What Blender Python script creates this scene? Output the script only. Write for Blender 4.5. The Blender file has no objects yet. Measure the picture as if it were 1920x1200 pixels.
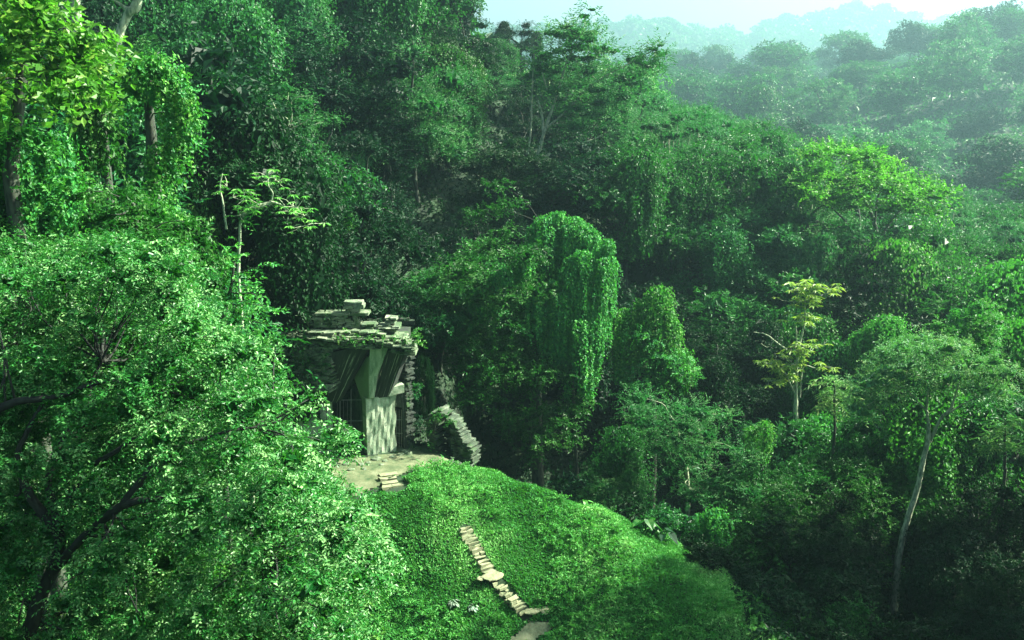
import bpy, math, random
import numpy as np
R = math.radians
C = bpy.context.scene.collection
scene = bpy.context.scene

# ------------------------------------------------------------------ camera
CZ = 16.8; PITCH = R(12.0); FPX = 1844.0
cam = bpy.data.cameras.new("camera"); cam.sensor_width = 36; cam.lens = 36 * FPX / 1920
cam.clip_start = 0.1; cam.clip_end = 6000
camo = bpy.data.objects.new("camera", cam); C.objects.link(camo)
camo.location = (0, 0, CZ); camo.rotation_euler = (R(90) - PITCH, 0, 0)
scene.camera = camo
cp, spt = math.cos(PITCH), math.sin(PITCH)
def P(px, py, Y):
    """a point of the place at distance Y north of the viewpoint, given by its direction"""
    a = (px - 960) / FPX; b = (600 - py) / FPX
    d = np.array([a, cp + b * spt, -spt + b * cp])
    return np.array([0, 0, CZ]) + d * (Y / d[1])
def mpp(Y): return Y / cp / FPX * 1.02     # metres per photo pixel at distance Y
def pxof(x, y, z):
    dy, dz = y, z - CZ
    dep = dy * cp - dz * spt; up = dy * spt + dz * cp
    return 960 + FPX * x / dep, 600 - FPX * up / dep

# ------------------------------------------------------------------ helpers
def tag(o, label=None, cat=None, group=None, kind=None):
    if label: o['label'] = label
    if cat: o['category'] = cat
    if group: o['group'] = group
    if kind: o['kind'] = kind
    return o
def thing(name, label, cat, loc=(0, 0, 0), rz=0, group=None):
    o = bpy.data.objects.new(name, None); C.objects.link(o)
    o.empty_display_size = .3
    o.location = tuple(float(v) for v in loc); o.rotation_euler = (0, 0, rz)
    return tag(o, label, cat, group)
def link(name, me, parent=None, off=None):
    o = bpy.data.objects.new(name, me); C.objects.link(o)
    if parent is not None: o.parent = parent
    return o
def copy_tree(root, loc, rz, sc, label, group=None):
    r = root.copy(); C.objects.link(r)
    r.location = tuple(float(v) for v in loc); r.rotation_euler = (0, 0, rz); r.scale = sc
    r['label'] = label
    if group: r['group'] = group
    for ch in root.children:
        c = ch.copy(); C.objects.link(c); c.parent = r
    return r
def npmesh(name, V, F, mat, smooth=False, rnd=None, uv=None):
    """V (n,3); F (m,k) faces all of k corners"""
    me = bpy.data.meshes.new(name)
    V = np.ascontiguousarray(V, dtype=np.float32); F = np.ascontiguousarray(F, dtype=np.int32)
    m, k = F.shape
    me.vertices.add(len(V)); me.vertices.foreach_set('co', V.ravel())
    me.loops.add(m * k); me.loops.foreach_set('vertex_index', F.ravel())
    me.polygons.add(m); me.polygons.foreach_set('loop_start', np.arange(0, m * k, k, dtype=np.int32))
    if smooth: me.polygons.foreach_set('use_smooth', np.ones(m, dtype=bool))
    else: me.polygons.foreach_set('use_smooth', np.zeros(m, dtype=bool))
    if rnd is not None:
        a = me.attributes.new('rnd', 'FLOAT', 'FACE'); a.data.foreach_set('value', np.asarray(rnd, dtype=np.float32))
    if uv is not None:
        l = me.uv_layers.new(name='uv'); l.data.foreach_set('uv', np.asarray(uv, dtype=np.float32)[F.ravel()].ravel())
    me.materials.append(mat)
    me.update(calc_edges=True); me.validate()
    return me
def unit(v):
    return v / np.maximum(np.linalg.norm(v, axis=-1, keepdims=True), 1e-9)
UP = np.array([0, 0, 1.0])

# ------------------------------------------------------------------ materials
def nt(name):
    m = bpy.data.materials.new(name); m.use_nodes = True
    n = m.node_tree; n.nodes.clear(); return m, n
def N(n, t, **k):
    x = n.nodes.new(t)
    for a, b in k.items():
        if hasattr(x, a): setattr(x, a, b)
        else: x.inputs[a].default_value = b
    return x
def ramp(n, src, stops):
    r = n.nodes.new('ShaderNodeValToRGB'); e = r.color_ramp.elements
    while len(e) < len(stops): e.new(.5)
    for i, (p, c) in enumerate(stops): e[i].position = p; e[i].color = (*c, 1)
    n.links.new(src, r.inputs[0]); return r.outputs[0]
def mixc(n, a, b, f, mode='MIX'):
    m = n.nodes.new('ShaderNodeMix'); m.data_type = 'RGBA'; m.blend_type = mode
    for s, v in ((m.inputs[6], a), (m.inputs[7], b), (m.inputs[0], f)):
        if isinstance(v, bpy.types.NodeSocket): n.links.new(v, s)
        elif isinstance(v, tuple): s.default_value = (*v, 1)
        else: s.default_value = v
    return m.outputs[2]
def leafmat(name, dark, mid, light, trans, rough=.42, tr=.26, objvar=.5, spec=.22, q=.75):
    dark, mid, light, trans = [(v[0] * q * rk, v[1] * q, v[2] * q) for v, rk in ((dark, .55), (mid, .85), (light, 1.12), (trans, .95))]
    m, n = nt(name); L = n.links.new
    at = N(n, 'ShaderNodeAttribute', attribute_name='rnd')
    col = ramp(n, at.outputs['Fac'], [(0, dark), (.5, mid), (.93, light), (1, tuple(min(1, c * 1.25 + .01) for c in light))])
    oi = N(n, 'ShaderNodeObjectInfo')
    hs = N(n, 'ShaderNodeHueSaturation')
    def mr(lo, hi, src):
        q = N(n, 'ShaderNodeMapRange'); q.inputs[3].default_value = lo; q.inputs[4].default_value = hi
        L(src, q.inputs[0]); return q.outputs[0]
    L(mr(1 - .3 * objvar, 1 + .35 * objvar, oi.outputs['Random']), hs.inputs['Value'])
    mu = N(n, 'ShaderNodeMath', operation='MULTIPLY'); mu.inputs[1].default_value = 7.13
    fr = N(n, 'ShaderNodeMath', operation='FRACT'); L(oi.outputs['Random'], mu.inputs[0]); L(mu.outputs[0], fr.inputs[0])
    L(mr(.5 - .05 * objvar, .5 + .035 * objvar, fr.outputs[0]), hs.inputs['Hue'])
    L(col, hs.inputs['Color'])
    b = N(n, 'ShaderNodeBsdfPrincipled', Roughness=rough)
    b.inputs['Specular IOR Level'].default_value = spec
    L(hs.outputs[0], b.inputs['Base Color'])
    t = N(n, 'ShaderNodeBsdfTranslucent')
    L(mixc(n, hs.outputs[0], trans, .6), t.inputs['Color'])
    mx = N(n, 'ShaderNodeMixShader'); mx.inputs[0].default_value = tr
    L(b.outputs[0], mx.inputs[1]); L(t.outputs[0], mx.inputs[2])
    o = N(n, 'ShaderNodeOutputMaterial'); L(mx.outputs[0], o.inputs[0])
    return m
M = {}
M['leaf'] = leafmat('leaf_mid', (.008, .062, .012), (.020, .125, .022), (.06, .23, .045), (.05, .33, .02), q=.85, spec=.14)
M['dark'] = leafmat('leaf_shaded', (.004, .045, .012), (.009, .08, .018), (.024, .14, .032), (.02, .16, .02), rough=.5, q=.39, spec=.12)  # leaf green darkened to paint in the shade of hillside and thicket
M['lime'] = leafmat('leaf_lime', (.022, .12, .014), (.058, .21, .022), (.14, .33, .04), (.11, .44, .02), tr=.4, q=1.1)
M['fore'] = leafmat('leaf_fore', (.005, .05, .008), (.022, .12, .022), (.13, .30, .10), (.07, .38, .02), rough=.42, spec=.26, tr=.2, q=1.3)  # wide tone spread: sunlit flecks and dark gaps put into the leaf colour
M['vine'] = leafmat('leaf_vine', (.014, .085, .016), (.035, .17, .025), (.09, .27, .04), (.08, .42, .02), rough=.5, q=1.25)
M['feather'] = leafmat('leaf_feather', (.010, .08, .022), (.028, .15, .036), (.07, .24, .055), (.06, .36, .05), rough=.55, q=.95)
M['pale'] = leafmat('leaf_pale', (.03, .11, .03), (.09, .21, .06), (.20, .33, .10), (.12, .4, .04), rough=.5, q=1.3)
M['yellow'] = leafmat('leaf_yellow', (.03, .13, .02), (.085, .22, .03), (.20, .32, .05), (.3, .5, .02), tr=.4, q=1.1)
M['silver'] = leafmat('leaf_silver', (.10, .2, .10), (.26, .38, .24), (.42, .5, .38), (.2, .4, .15), q=.7)
M['cover'] = leafmat('leaf_cover', (.022, .10, .014), (.045, .19, .034), (.13, .33, .09), (.10, .42, .02), rough=.6, objvar=0, q=1.35, spec=.15)

def barkmat(name, a, b):
    m, n = nt(name); L = n.links.new
    tc = N(n, 'ShaderNodeTexCoord'); mp = N(n, 'ShaderNodeMapping'); mp.inputs['Scale'].default_value = (5, 5, 1.6)
    L(tc.outputs['Object'], mp.inputs[0])
    no = N(n, 'ShaderNodeTexNoise', Scale=2.0, Detail=6.0); L(mp.outputs[0], no.inputs['Vector'])
    c = ramp(n, no.outputs[0], [(.35, a), (.62, b)])
    bs = N(n, 'ShaderNodeBsdfPrincipled', Roughness=.85); L(c, bs.inputs[0])
    bu = N(n, 'ShaderNodeBump', Strength=.5); L(no.outputs[0], bu.inputs['Height']); L(bu.outputs[0], bs.inputs['Normal'])
    o = N(n, 'ShaderNodeOutputMaterial'); L(bs.outputs[0], o.inputs[0]); return m
M['bark'] = barkmat('bark_dark', (.012, .02, .012), (.05, .07, .04))
M['barkblack'] = barkmat('bark_black', (.004, .007, .004), (.016, .024, .014))
M['barkpale'] = barkmat('bark_pale', (.10, .17, .09), (.42, .48, .30))

def groundmat():
    m, n = nt('jungle_ground'); L = n.links.new
    tc = N(n, 'ShaderNodeTexCoord')
    a = N(n, 'ShaderNodeTexNoise', Scale=.8, Detail=8.0); L(tc.outputs['Object'], a.inputs['Vector'])
    b = N(n, 'ShaderNodeTexNoise', Scale=9.0, Detail=6.0); L(tc.outputs['Object'], b.inputs['Vector'])
    c = ramp(n, a.outputs[0], [(.35, (.008, .022, .008)), (.6, (.012, .045, .010))])
    c = mixc(n, c, (.02, .03, .012), ramp(n, b.outputs[0], [(.6, (0, 0, 0)), (.8, (.6, .6, .6))]))
    bs = N(n, 'ShaderNodeBsdfPrincipled', Roughness=.95); L(c, bs.inputs[0])
    bu = N(n, 'ShaderNodeBump', Strength=.6); L(b.outputs[0], bu.inputs['Height']); L(bu.outputs[0], bs.inputs['Normal'])
    o = N(n, 'ShaderNodeOutputMaterial'); L(bs.outputs[0], o.inputs[0]); return m
M['ground'] = groundmat()
def stonemat(name, stops, sc=1.5, bump=.5, uvs=None, dirt=None, vein=.5):
    m, n = nt(name); L = n.links.new
    tc = N(n, 'ShaderNodeTexCoord'); mp = N(n, 'ShaderNodeMapping')
    mp.inputs['Scale'].default_value = uvs or (1, 1, 1)
    L(tc.outputs['UV' if uvs else 'Object'], mp.inputs[0])
    a = N(n, 'ShaderNodeTexNoise', Scale=sc, Detail=9.0, Roughness=.62); L(mp.outputs[0], a.inputs['Vector'])
    b = N(n, 'ShaderNodeTexNoise', Scale=14.0, Detail=6.0, Roughness=.7); L(tc.outputs['Object'], b.inputs['Vector'])
    c = ramp(n, a.outputs[0], stops)
    c = mixc(n, c, ramp(n, b.outputs[0], [(.3, (.45, .5, .42)), (.62, (1, 1, 1))]), vein, 'MULTIPLY')
    if dirt:   # moss and run-off growing in patches of its own
        d = N(n, 'ShaderNodeTexNoise', Scale=dirt, Detail=7.0); L(tc.outputs['Object'], d.inputs['Vector'])
        c = mixc(n, c, (.03, .08, .02), ramp(n, d.outputs[0], [(.5, (0, 0, 0)), (.62, (.9, .9, .9))]))
    bs = N(n, 'ShaderNodeBsdfPrincipled', Roughness=.9); L(c, bs.inputs[0])
    bu = N(n, 'ShaderNodeBump', Strength=bump); bu.inputs['Distance'].default_value = .03
    L(b.outputs[0], bu.inputs['Height']); L(bu.outputs[0], bs.inputs['Normal'])
    o = N(n, 'ShaderNodeOutputMaterial'); L(bs.outputs[0], o.inputs[0]); return m
M['plaster'] = stonemat('weathered_plaster', [(.33, (.05, .11, .06)), (.44, (.24, .34, .21)), (.58, (.46, .54, .37))], sc=.9, uvs=(2.3, 1.15, 1), vein=.5)
M['smooth'] = stonemat('smooth_plaster', [(.3, (.20, .30, .16)), (.7, (.28, .38, .22))], sc=.6, bump=.15, vein=.2)
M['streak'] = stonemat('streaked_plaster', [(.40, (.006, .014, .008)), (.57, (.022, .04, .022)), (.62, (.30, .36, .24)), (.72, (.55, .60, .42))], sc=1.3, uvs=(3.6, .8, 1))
M['masonry'] = stonemat('mossy_masonry', [(.33, (.02, .04, .02)), (.47, (.12, .17, .10)), (.64, (.36, .41, .27))], sc=2.6, dirt=1.3)
M['rubble'] = stonemat('overgrown_rubble', [(.35, (.012, .025, .012)), (.52, (.05, .08, .045)), (.7, (.17, .21, .14))], sc=2.6, dirt=1.8)
M['roofstone'] = stonemat('flagstone', [(.3, (.03, .06, .025)), (.5, (.13, .18, .10)), (.7, (.34, .39, .25))], sc=2.6, dirt=2.2)
M['jamb'] = stonemat('shaded_plaster', [(.35, (.05, .10, .06)), (.6, (.14, .22, .14))], sc=1.2)  # darker plaster: the shade of the recessed jamb is in its colour
M['step'] = stonemat('step_stone', [(.3, (.10, .13, .06)), (.6, (.24, .26, .14)), (.8, (.32, .32, .19))], sc=2.5)
M['dirt'] = stonemat('trodden_dirt', [(.36, (.03, .07, .02)), (.5, (.10, .13, .055)), (.7, (.20, .215, .12))], sc=1.1)
M['blackst'] = stonemat('shade_black_stone', [(.3, (.006, .012, .008)), (.62, (.03, .05, .03)), (.75, (.12, .16, .10))], sc=2.0, dirt=1.1)  # near-black stone, the shade of the closed rooms put into its colour
def plain(name, col, rough=.6, metal=0):
    m, n = nt(name); bs = N(n, 'ShaderNodeBsdfPrincipled', Roughness=rough, Metallic=metal)
    no = N(n, 'ShaderNodeTexNoise', Scale=20.0); n.links.new(ramp(n, no.outputs[0], [(.3, tuple(c * .6 for c in col)), (.6, col)]), bs.inputs[0])
    o = N(n, 'ShaderNodeOutputMaterial'); n.links.new(bs.outputs[0], o.inputs[0]); return m
M['iron'] = plain('painted_iron', (.22, .27, .22))

# ------------------------------------------------------------------ terrain
def sp(x, k=1.0): return np.logaddexp(0, np.asarray(x, float) / k) * k
def ss(a, b, x):
    t = np.clip((np.asarray(x, float) - a) / (b - a), 0, 1); return t * t * (3 - 2 * t)
def wob(x, y, f, seed=0, n=9):
    r = np.random.RandomState(seed); s = 0
    for i in range(n):
        a = r.rand() * 6.28; k = f * (.6 + .9 * r.rand()); s = s + np.sin(k * (x * math.cos(a) + y * math.sin(a)) + r.rand() * 6.28)
    return s / n * 1.5
STAIR_A = P(866, 990, 41.0); STAIR_B = P(1015, 1163, 37.4)
def shoulder(x, y): return (x + 2.3) * .56 + (y - 45.4) * .83 + .12 + .16 * np.sin(x * .9) + .12 * np.sin(x * 2.3 + 1)
def T(x, y):
    x = np.asarray(x, float); y = np.asarray(y, float)
    far = ss(60, 80, y)
    z = -.62 * sp(43.0 - y, .45)
    z = z - .78 * sp(shoulder(x, y), .4) * ss(-4.5, -1.8, x) * (1 - far)
    z = z + .8 * np.exp(-((x + 4.3) ** 2 / 6 + (y - 41.0) ** 2 / 2.4))      # hummock that hides the middle steps
    z = z + .1 * np.exp(-((x - 6.5) ** 2 / 5 + (y - 37) ** 2 / 1.5))
    hum = np.clip(1 - np.abs(y - 38) / 6, 0, 1)
    z = z + .30 * hum * wob(x, y, 1.0, 3) + .15 * hum * wob(x, y, 2.7, 4)
    z = -9 + sp(z + 9, 1.2)
    z = z + .35 * sp(-x - 14, 1.0)
    z = z - 7 * ss(20, 45, x) * far
    s = .05 + .39 * (1 - ss(-14, 26, x))
    z = z + s * (sp(y - 54, 2) - sp(y - 125, 4))
    y1 = np.where(y > 140, 140 + (y - 140) / 2.3, y); q = np.maximum(y, 1) / np.maximum(y1, 1); x1 = x / q
    zf = -7 + .122 * (np.clip(y1, 0, 430) - 160) + 23 * np.exp(-((x1 - 130) ** 2 / 55 ** 2 + (y1 - 275) ** 2 / 70 ** 2)) \
        + 22 * np.exp(-((x1 - 210) ** 2 / 50 ** 2 + (y1 - 330) ** 2 / 70 ** 2)) - 16 * ss(440, 560, y1)
    zf = CZ + (zf - CZ) * q
    b = ss(118, 160, y)
    z = z * (1 - b) + zf * b
    cm = 15.0 - .75 * np.abs(y) - .4 * sp(np.abs(x) - 8, 1)
    return np.maximum(z, cm)
def axis(lo, hi, f0, f1, fs, g=1.18):
    a = list(np.arange(f0, f1, fs)); s = fs; v = a[-1]
    while v < hi: s = min(s * g, 24); v += s; a.append(v)
    s = fs; v = a[0]; pre = []
    while v > lo: s = min(s * g, 24); v -= s; pre.append(v)
    return np.array(pre[::-1] + a)
gx = axis(-700, 1500, -16, 14, .22); gy = axis(-120, 2350, 30, 52, .22)
X, Y = np.meshgrid(gx, gy); Z = T(X, Y)
V = np.stack([X.ravel(), Y.ravel(), Z.ravel()], 1)
nx, ny = len(gx), len(gy)
i = np.arange((ny - 1) * nx).reshape(ny - 1, nx)[:, :-1].ravel()
tag(link('ground', npmesh('ground', V, np.stack([i, i + 1, i + nx + 1, i + nx], 1), M['ground'], True)), kind='structure')

# ------------------------------------------------------------------ leaves
class Leaves:
    def __init__(s): s.c = []; s.a = []; s.n = []; s.l = []; s.w = []; s.r = []
    def add(s, c, a, n, l, w, r):
        s.c.append(c); s.a.append(a); s.n.append(n); s.l.append(l); s.w.append(w); s.r.append(r)
    def mesh(s, name, mat, org=(0, 0, 0), rng=None):
        c = np.concatenate(s.c) - np.array(org); a = unit(np.concatenate(s.a)); n = np.concatenate(s.n)
        l = np.concatenate(s.l)[:, None]; w = np.concatenate(s.w)[:, None]; r = np.concatenate(s.r)
        n = unit(n - a * (n * a).sum(1, keepdims=True)); sd = np.cross(a, n)
        v = np.stack([c - a * l * .5, c + sd * w * .5 + n * w * .16 - a * l * .06, c + a * l * .5 - n * l * .12, c - sd * w * .5 + n * w * .16 - a * l * .06], 1).reshape(-1, 3)
        f = np.arange(len(v)).reshape(-1, 4)
        return npmesh(name, v, f, mat, False, rnd=r)
def rnd3(rng, n): return unit(rng.normal(size=(n, 3)))
def sprays(LV, rng, O, D, ls, k, L, W, droop=.35, flat=.3, tone=None, out=None):
    """twigs starting at O in direction D with leaves on both sides"""
    m = len(O); D = unit(D)
    ls = np.broadcast_to(ls, (m,)) * rng.uniform(.7, 1.25, m)
    t = (np.arange(k) + .6) / k
    pos = O[:, None] + D[:, None] * (ls[:, None] * t)[:, :, None] - UP * (droop * ls[:, None] * t ** 2)[:, :, None]
    dr = unit(D[:, None] - UP * (2 * droop * t)[None, :, None])
    sd = np.cross(D, UP) + rng.normal(size=(m, 3)) * flat; sd = unit(sd)
    nr = unit(np.cross(sd, D)); nr *= np.where(nr[:, 2:3] < 0, -1, 1)
    sg = np.where(np.arange(k) % 2 == 0, 1, -1)[None, :, None]
    ax = dr * .55 + sd[:, None] * sg * .85 + rng.normal(size=(m, k, 3)) * .28
    nn = (nr[:, None] if out is None else nr[:, None] * .45 + out[:, None] * 1.0) + rng.normal(size=(m, k, 3)) * (.2 + flat * .8)
    l = L * rng.uniform(.65, 1.3, (m, k)); w = W * rng.uniform(.75, 1.25, (m, k))
    base = rng.rand(m) if tone is None else tone
    r = np.clip(base[:, None] * .65 + rng.rand(m, k) * .38, 0, 1)
    pos = pos + unit(ax) * l[..., None] * .5
    LV.add(pos.reshape(-1, 3), ax.reshape(-1, 3), nn.reshape(-1, 3), l.ravel(), w.ravel(), r.ravel())
def clump(LV, rng, c, r, dens, ls, k, L, W, flat=.55, droop=.35, tw=.3, low=-.5, shape=.18):
    """a flattened lobe of foliage: twigs fanning outward from its shell, thinner underneath"""
    rz = r * flat
    m = max(6, int(dens * r * r * (.5 + flat)))
    d = rnd3(rng, m * 2); d = d[d[:, 2] > low - .4 * rng.rand(len(d))][:m]
    ph = rng.rand(3) * 6.28
    lump = 1 + shape * np.sin(3 * d[:, 0] + ph[0]) * np.sin(4 * d[:, 1] + ph[1]) + shape * np.sin(6 * d[:, 2] + 5 * d[:, 0] + ph[2])
    f = (1 - .45 * rng.rand(len(d)) ** 3) * lump
    s = np.array([r, r, rz])
    f = f * .86; O = c + d * s * f[:, None]
    D = unit(d / s * r) * .5 + rng.normal(size=d.shape) * .55 + UP * .1
    tone = np.clip(rng.rand() * .45 + rng.rand(len(d)) * .55, 0, 1)
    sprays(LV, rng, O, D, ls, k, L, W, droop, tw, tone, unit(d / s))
    # big dark inner leaves added to block light and blacken the lobe's heart
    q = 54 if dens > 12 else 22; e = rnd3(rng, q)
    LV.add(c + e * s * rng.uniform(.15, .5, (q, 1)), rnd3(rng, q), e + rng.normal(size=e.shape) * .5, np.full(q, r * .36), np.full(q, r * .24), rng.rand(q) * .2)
def drape(LV, rng, c, r, top, bot, dens, L, W, taper=.25, fold=.2, ang=None):
    dens = dens * 1.5
    """creeper hanging over a support: a dome with folds running down it"""
    H = top - bot; area = 2 * math.pi * r * H
    m = int(dens * area); s = rng.rand(m) ** .9 * H; u = rng.rand(m) * 6.283
    if ang: u = rng.uniform(ang[0], ang[1], m)
    rr = np.where(s < r, np.sqrt(np.clip(1 - (1 - s / r) ** 2, 0, 1)), 1 - taper * (s - r) / max(H - r, .1))
    ph = rng.rand(6) * 6.28
    fl = 1 + fold * np.sin(5 * u + ph[0] + .5 * np.sin(s * .8 + ph[1])) + fold * .8 * np.sin(9 * u + ph[2] + s * .5) + fold * .9 * np.sin(s * 2.1 / max(r, .6) + ph[3]) * np.sin(2 * u + ph[4])
    fl = fl + .14 * wob(u * r * 1.4, s, 2.2, int(rng.randint(1e6))) + .08 * wob(u * r * 1.4, s, 5.5, int(rng.randint(1e6)))
    edge = .92 + .1 * rng.rand(m) + .05 * rng.normal(size=m)
    rad = r * rr * fl * edge
    cut = H * np.clip(.8 + .3 * wob(u * r, u * 0, 3.0, int(rng.randint(1e6))), .35, 1.2); s = np.where(s > cut, s * rng.rand(m), s); gone = wob(u * r * 1.5, s, 2.6, int(rng.randint(1e6))) < -.5; rad = np.where(gone, rad * .82, rad)
    hang = s * (1 + .12 * np.sin(7 * u + ph[5]))
    pos = np.stack([c[0] + rad * np.cos(u), c[1] + rad * np.sin(u), top - hang + rng.normal(size=m) * .05], 1)
    out = np.stack([np.cos(u), np.sin(u), np.clip(1.1 - s / r, .15, 3)], 1)
    ax = np.stack([np.cos(u) * .5, np.sin(u) * .5, -np.ones(m) * .8], 1) + rng.normal(size=(m, 3)) * .55
    nn = unit(out) + rng.normal(size=(m, 3)) * .34
    q = int(10 * area); sq = rng.rand(q) * H * .96; uq = rng.rand(q) * 6.283  # dark core leaves added inside the dome to block light
    rq = r * .66 * np.where(sq < r, np.sqrt(np.clip(1 - (1 - sq / r) ** 2, 0, 1)), 1 - taper * (sq - r) / max(H - r, .1))
    eo = np.stack([np.cos(uq), np.sin(uq), np.full(q, .2)], 1)
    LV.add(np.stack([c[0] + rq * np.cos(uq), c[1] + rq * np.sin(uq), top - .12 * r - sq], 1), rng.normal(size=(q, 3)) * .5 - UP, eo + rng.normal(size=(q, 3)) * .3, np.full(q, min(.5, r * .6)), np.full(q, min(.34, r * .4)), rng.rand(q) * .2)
    LV.add(pos, ax, nn, L * rng.uniform(.6, 1.35, m), W * rng.uniform(.7, 1.3, m), np.clip(rng.rand(m) * .7 + .25 * np.sin(5 * u) * .5 + .15, 0, 1))
def rosette(LV, rng, c, size, nl=9, tilt=.25, tone=.6):
    """a hand-shaped leaf cluster: long fingers from one centre, drooping at the ends"""
    u = np.arange(nl) / nl * 6.283 + rng.rand() * 6
    d = np.stack([np.cos(u), np.sin(u), np.full(nl, -tilt)], 1) + rng.normal(size=(nl, 3)) * .12
    l = size * rng.uniform(.8, 1.15, nl)
    LV.add(c + unit(d) * l[:, None] * .5, d, np.tile(UP, (nl, 1)) + rng.normal(size=(nl, 3)) * .2, l, l * .3, np.clip(tone + rng.rand(nl) * .35, 0, 1))

# ------------------------------------------------------------------ wood
class Wood:
    def __init__(s): s.v = []; s.f = []; s.n = 0
    def tube(s, pts, rad, k=7):
        pts = np.asarray(pts, float); n = len(pts)
        tn = unit(np.gradient(pts, axis=0)); ref = np.array([.31, .95, .05])
        a = unit(np.cross(tn, ref)); b = np.cross(tn, a)
        u = np.arange(k) / k * 6.283
        rad = np.broadcast_to(rad, (n,))
        v = pts[:, None] + (a[:, None] * np.cos(u)[None, :, None] + b[:, None] * np.sin(u)[None, :, None]) * rad[:, None, None]
        s.v.append(v.reshape(-1, 3))
        i = np.arange(n - 1)[:, None] * k; j = np.arange(k)[None]; j2 = (j + 1) % k
        s.f.append(np.stack([i + j, i + j2, i + k + j2, i + k + j], -1).reshape(-1, 4) + s.n)
        s.n += n * k
    def limb(s, a, b, ra, rb, rng, bend=.12, sag=0, n=8, k=7):
        a = np.asarray(a, float); b = np.asarray(b, float); t = np.linspace(0, 1, n)[:, None]
        L = np.linalg.norm(b - a); off = rnd3(rng, 1)[0] * L * bend; off2 = rnd3(rng, 1)[0] * L * bend * .5
        p = a + (b - a) * t + off * np.sin(t * math.pi) + off2 * np.sin(t * 2 * math.pi) + UP * sag * L * np.sin(t * math.pi)
        s.tube(p, ra + (rb - ra) * t[:, 0] ** .8, k); return p
    def mesh(s, name, mat, org=(0, 0, 0)):
        return npmesh(name, np.concatenate(s.v) - np.array(org), np.concatenate(s.f), mat, True)
def smooth_path(pts, n=6):
    pts = np.asarray(pts, float); q = np.concatenate([[2 * pts[0] - pts[1]], pts, [2 * pts[-1] - pts[-2]]]); o = []
    for i in range(1, len(q) - 2):
        for t in np.linspace(0, 1, n, endpoint=False):
            o.append(.5 * ((2 * q[i]) + (-q[i-1] + q[i+1]) * t + (2*q[i-1] - 5*q[i] + 4*q[i+1] - q[i+2]) * t*t + (-q[i-1] + 3*q[i] - 3*q[i+1] + q[i+2]) * t**3))
    o.append(pts[-1]); return np.array(o)

# ------------------------------------------------------------------ tree kinds (protos, built around their own base)
def make_broad(seed, H, Rr, ncl, mat, dens=26, L=.2, W=.09, k=7, ls=.55, flat=.5, low=.25, rc=.36, barkm='bark', tw=.3, drapes=0, name='broadleaf_tree', droop=.35):
    rng = np.random.RandomState(seed); LV = Leaves(); WD = Wood()
    top = np.array([rng.normal() * .3, rng.normal() * .3, H * .55])
    WD.limb((0, 0, -1.2), top, .05 * H ** .8 * .55, .02 * H ** .8 * .6, rng, .06, n=10)
    zc = H * (low + 1) / 2; rz = H * (1 - low) / 2
    cs = []
    for i in range(ncl):
        for _ in range(40):
            d = rnd3(rng, 1)[0]; f = rng.uniform(.55, .95) if i < ncl * .8 else rng.uniform(.0, .5)
            wob_ = 1 + .2 * math.sin(3 * math.atan2(d[1], d[0]) + seed)
            c = np.array([d[0] * Rr * f * wob_, d[1] * Rr * f * wob_, zc + d[2] * rz * f * .95])
            if all(np.linalg.norm(c - q) > Rr * rc * .75 for q in cs): break
        cs.append(c); r = Rr * rc * rng.uniform(.7, 1.25)
        clump(LV, rng, c, r, dens, ls, k, L, W, flat * rng.uniform(.8, 1.25), droop, tw, low=-.25)
        if i % 2 == 0: WD.limb(top * rng.uniform(.75, 1.0), c, .035 * Rr, .012 * Rr, rng, .1, .05, n=6, k=5)
    for i in range(drapes):
        u = rng.rand() * 6.28; f = rng.uniform(.45, .95); r = Rr * rng.uniform(.2, .34)
        t = zc + rz * math.sqrt(max(0, 1 - f * f)) * rng.uniform(.6, .95)
        drape(LV, rng, (math.cos(u) * Rr * f, math.sin(u) * Rr * f), r, t, max(.3, t - H * rng.uniform(.35, .7)), 60 / (L / .14), L * .8, L * .55)
    return WD.mesh(name + '_trunk', M[barkm]), LV.mesh(name + '_crown', M[mat])
def make_feather(seed, H, Rr, n, mat, L=.16, W=.045, bark='barkpale', k=13, dens=30):
    """umbrella crown in thin level layers carried by forked pale limbs"""
    rng = np.random.RandomState(seed); LV = Leaves(); WD = Wood()
    fork = np.array([rng.normal() * .4, rng.normal() * .4, H * .42])
    WD.limb((0, 0, -1.2), fork, .018 * H, .012 * H, rng, .08, n=10)
    for i in range(n):
        u = i * 2.4 + rng.rand(); f = math.sqrt((i + .5) / n)
        e = np.array([math.cos(u) * Rr * f, math.sin(u) * Rr * f, H * (1 - .38 * f * f) - .6 - rng.rand() * H * .12])
        WD.limb(fork + UP * rng.uniform(-.5, .4), e, .009 * H, .003 * H, rng, .1, -.06, n=8, k=5)
        clump(LV, rng, e, Rr * rng.uniform(.24, .4), dens, .8, k, L, W, .24, .25, .12, -.3)
    return WD.mesh('feathery_trunk', M[bark]), LV.mesh('feathery_crown', M[mat])
def make_vine(seed, H, Rr, n, mat='vine', L=.15, W=.11, dens=42):
    rng = np.random.RandomState(seed); LV = Leaves(); WD = Wood()
    WD.limb((0, 0, -1.2), (0, 0, H * .8), .3, .1, rng, .05)
    for i in range(n):
        f = 0 if i == 0 else rng.uniform(.25, .75); u = rng.rand() * 6.28
        r = Rr * (rng.uniform(.45, .6) if i == 0 else rng.uniform(.28, .45)); t = H * (1 if i == 0 else rng.uniform(.55, .93))
        drape(LV, rng, (math.cos(u) * Rr * f, math.sin(u) * Rr * f), r, t, max(0, t * rng.uniform(.0, .4)), dens, L, W, taper=rng.uniform(-.15, .3))
    return WD.mesh('creeper_trunk', M['bark']), LV.mesh('creeper_crown', M[mat])
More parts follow.
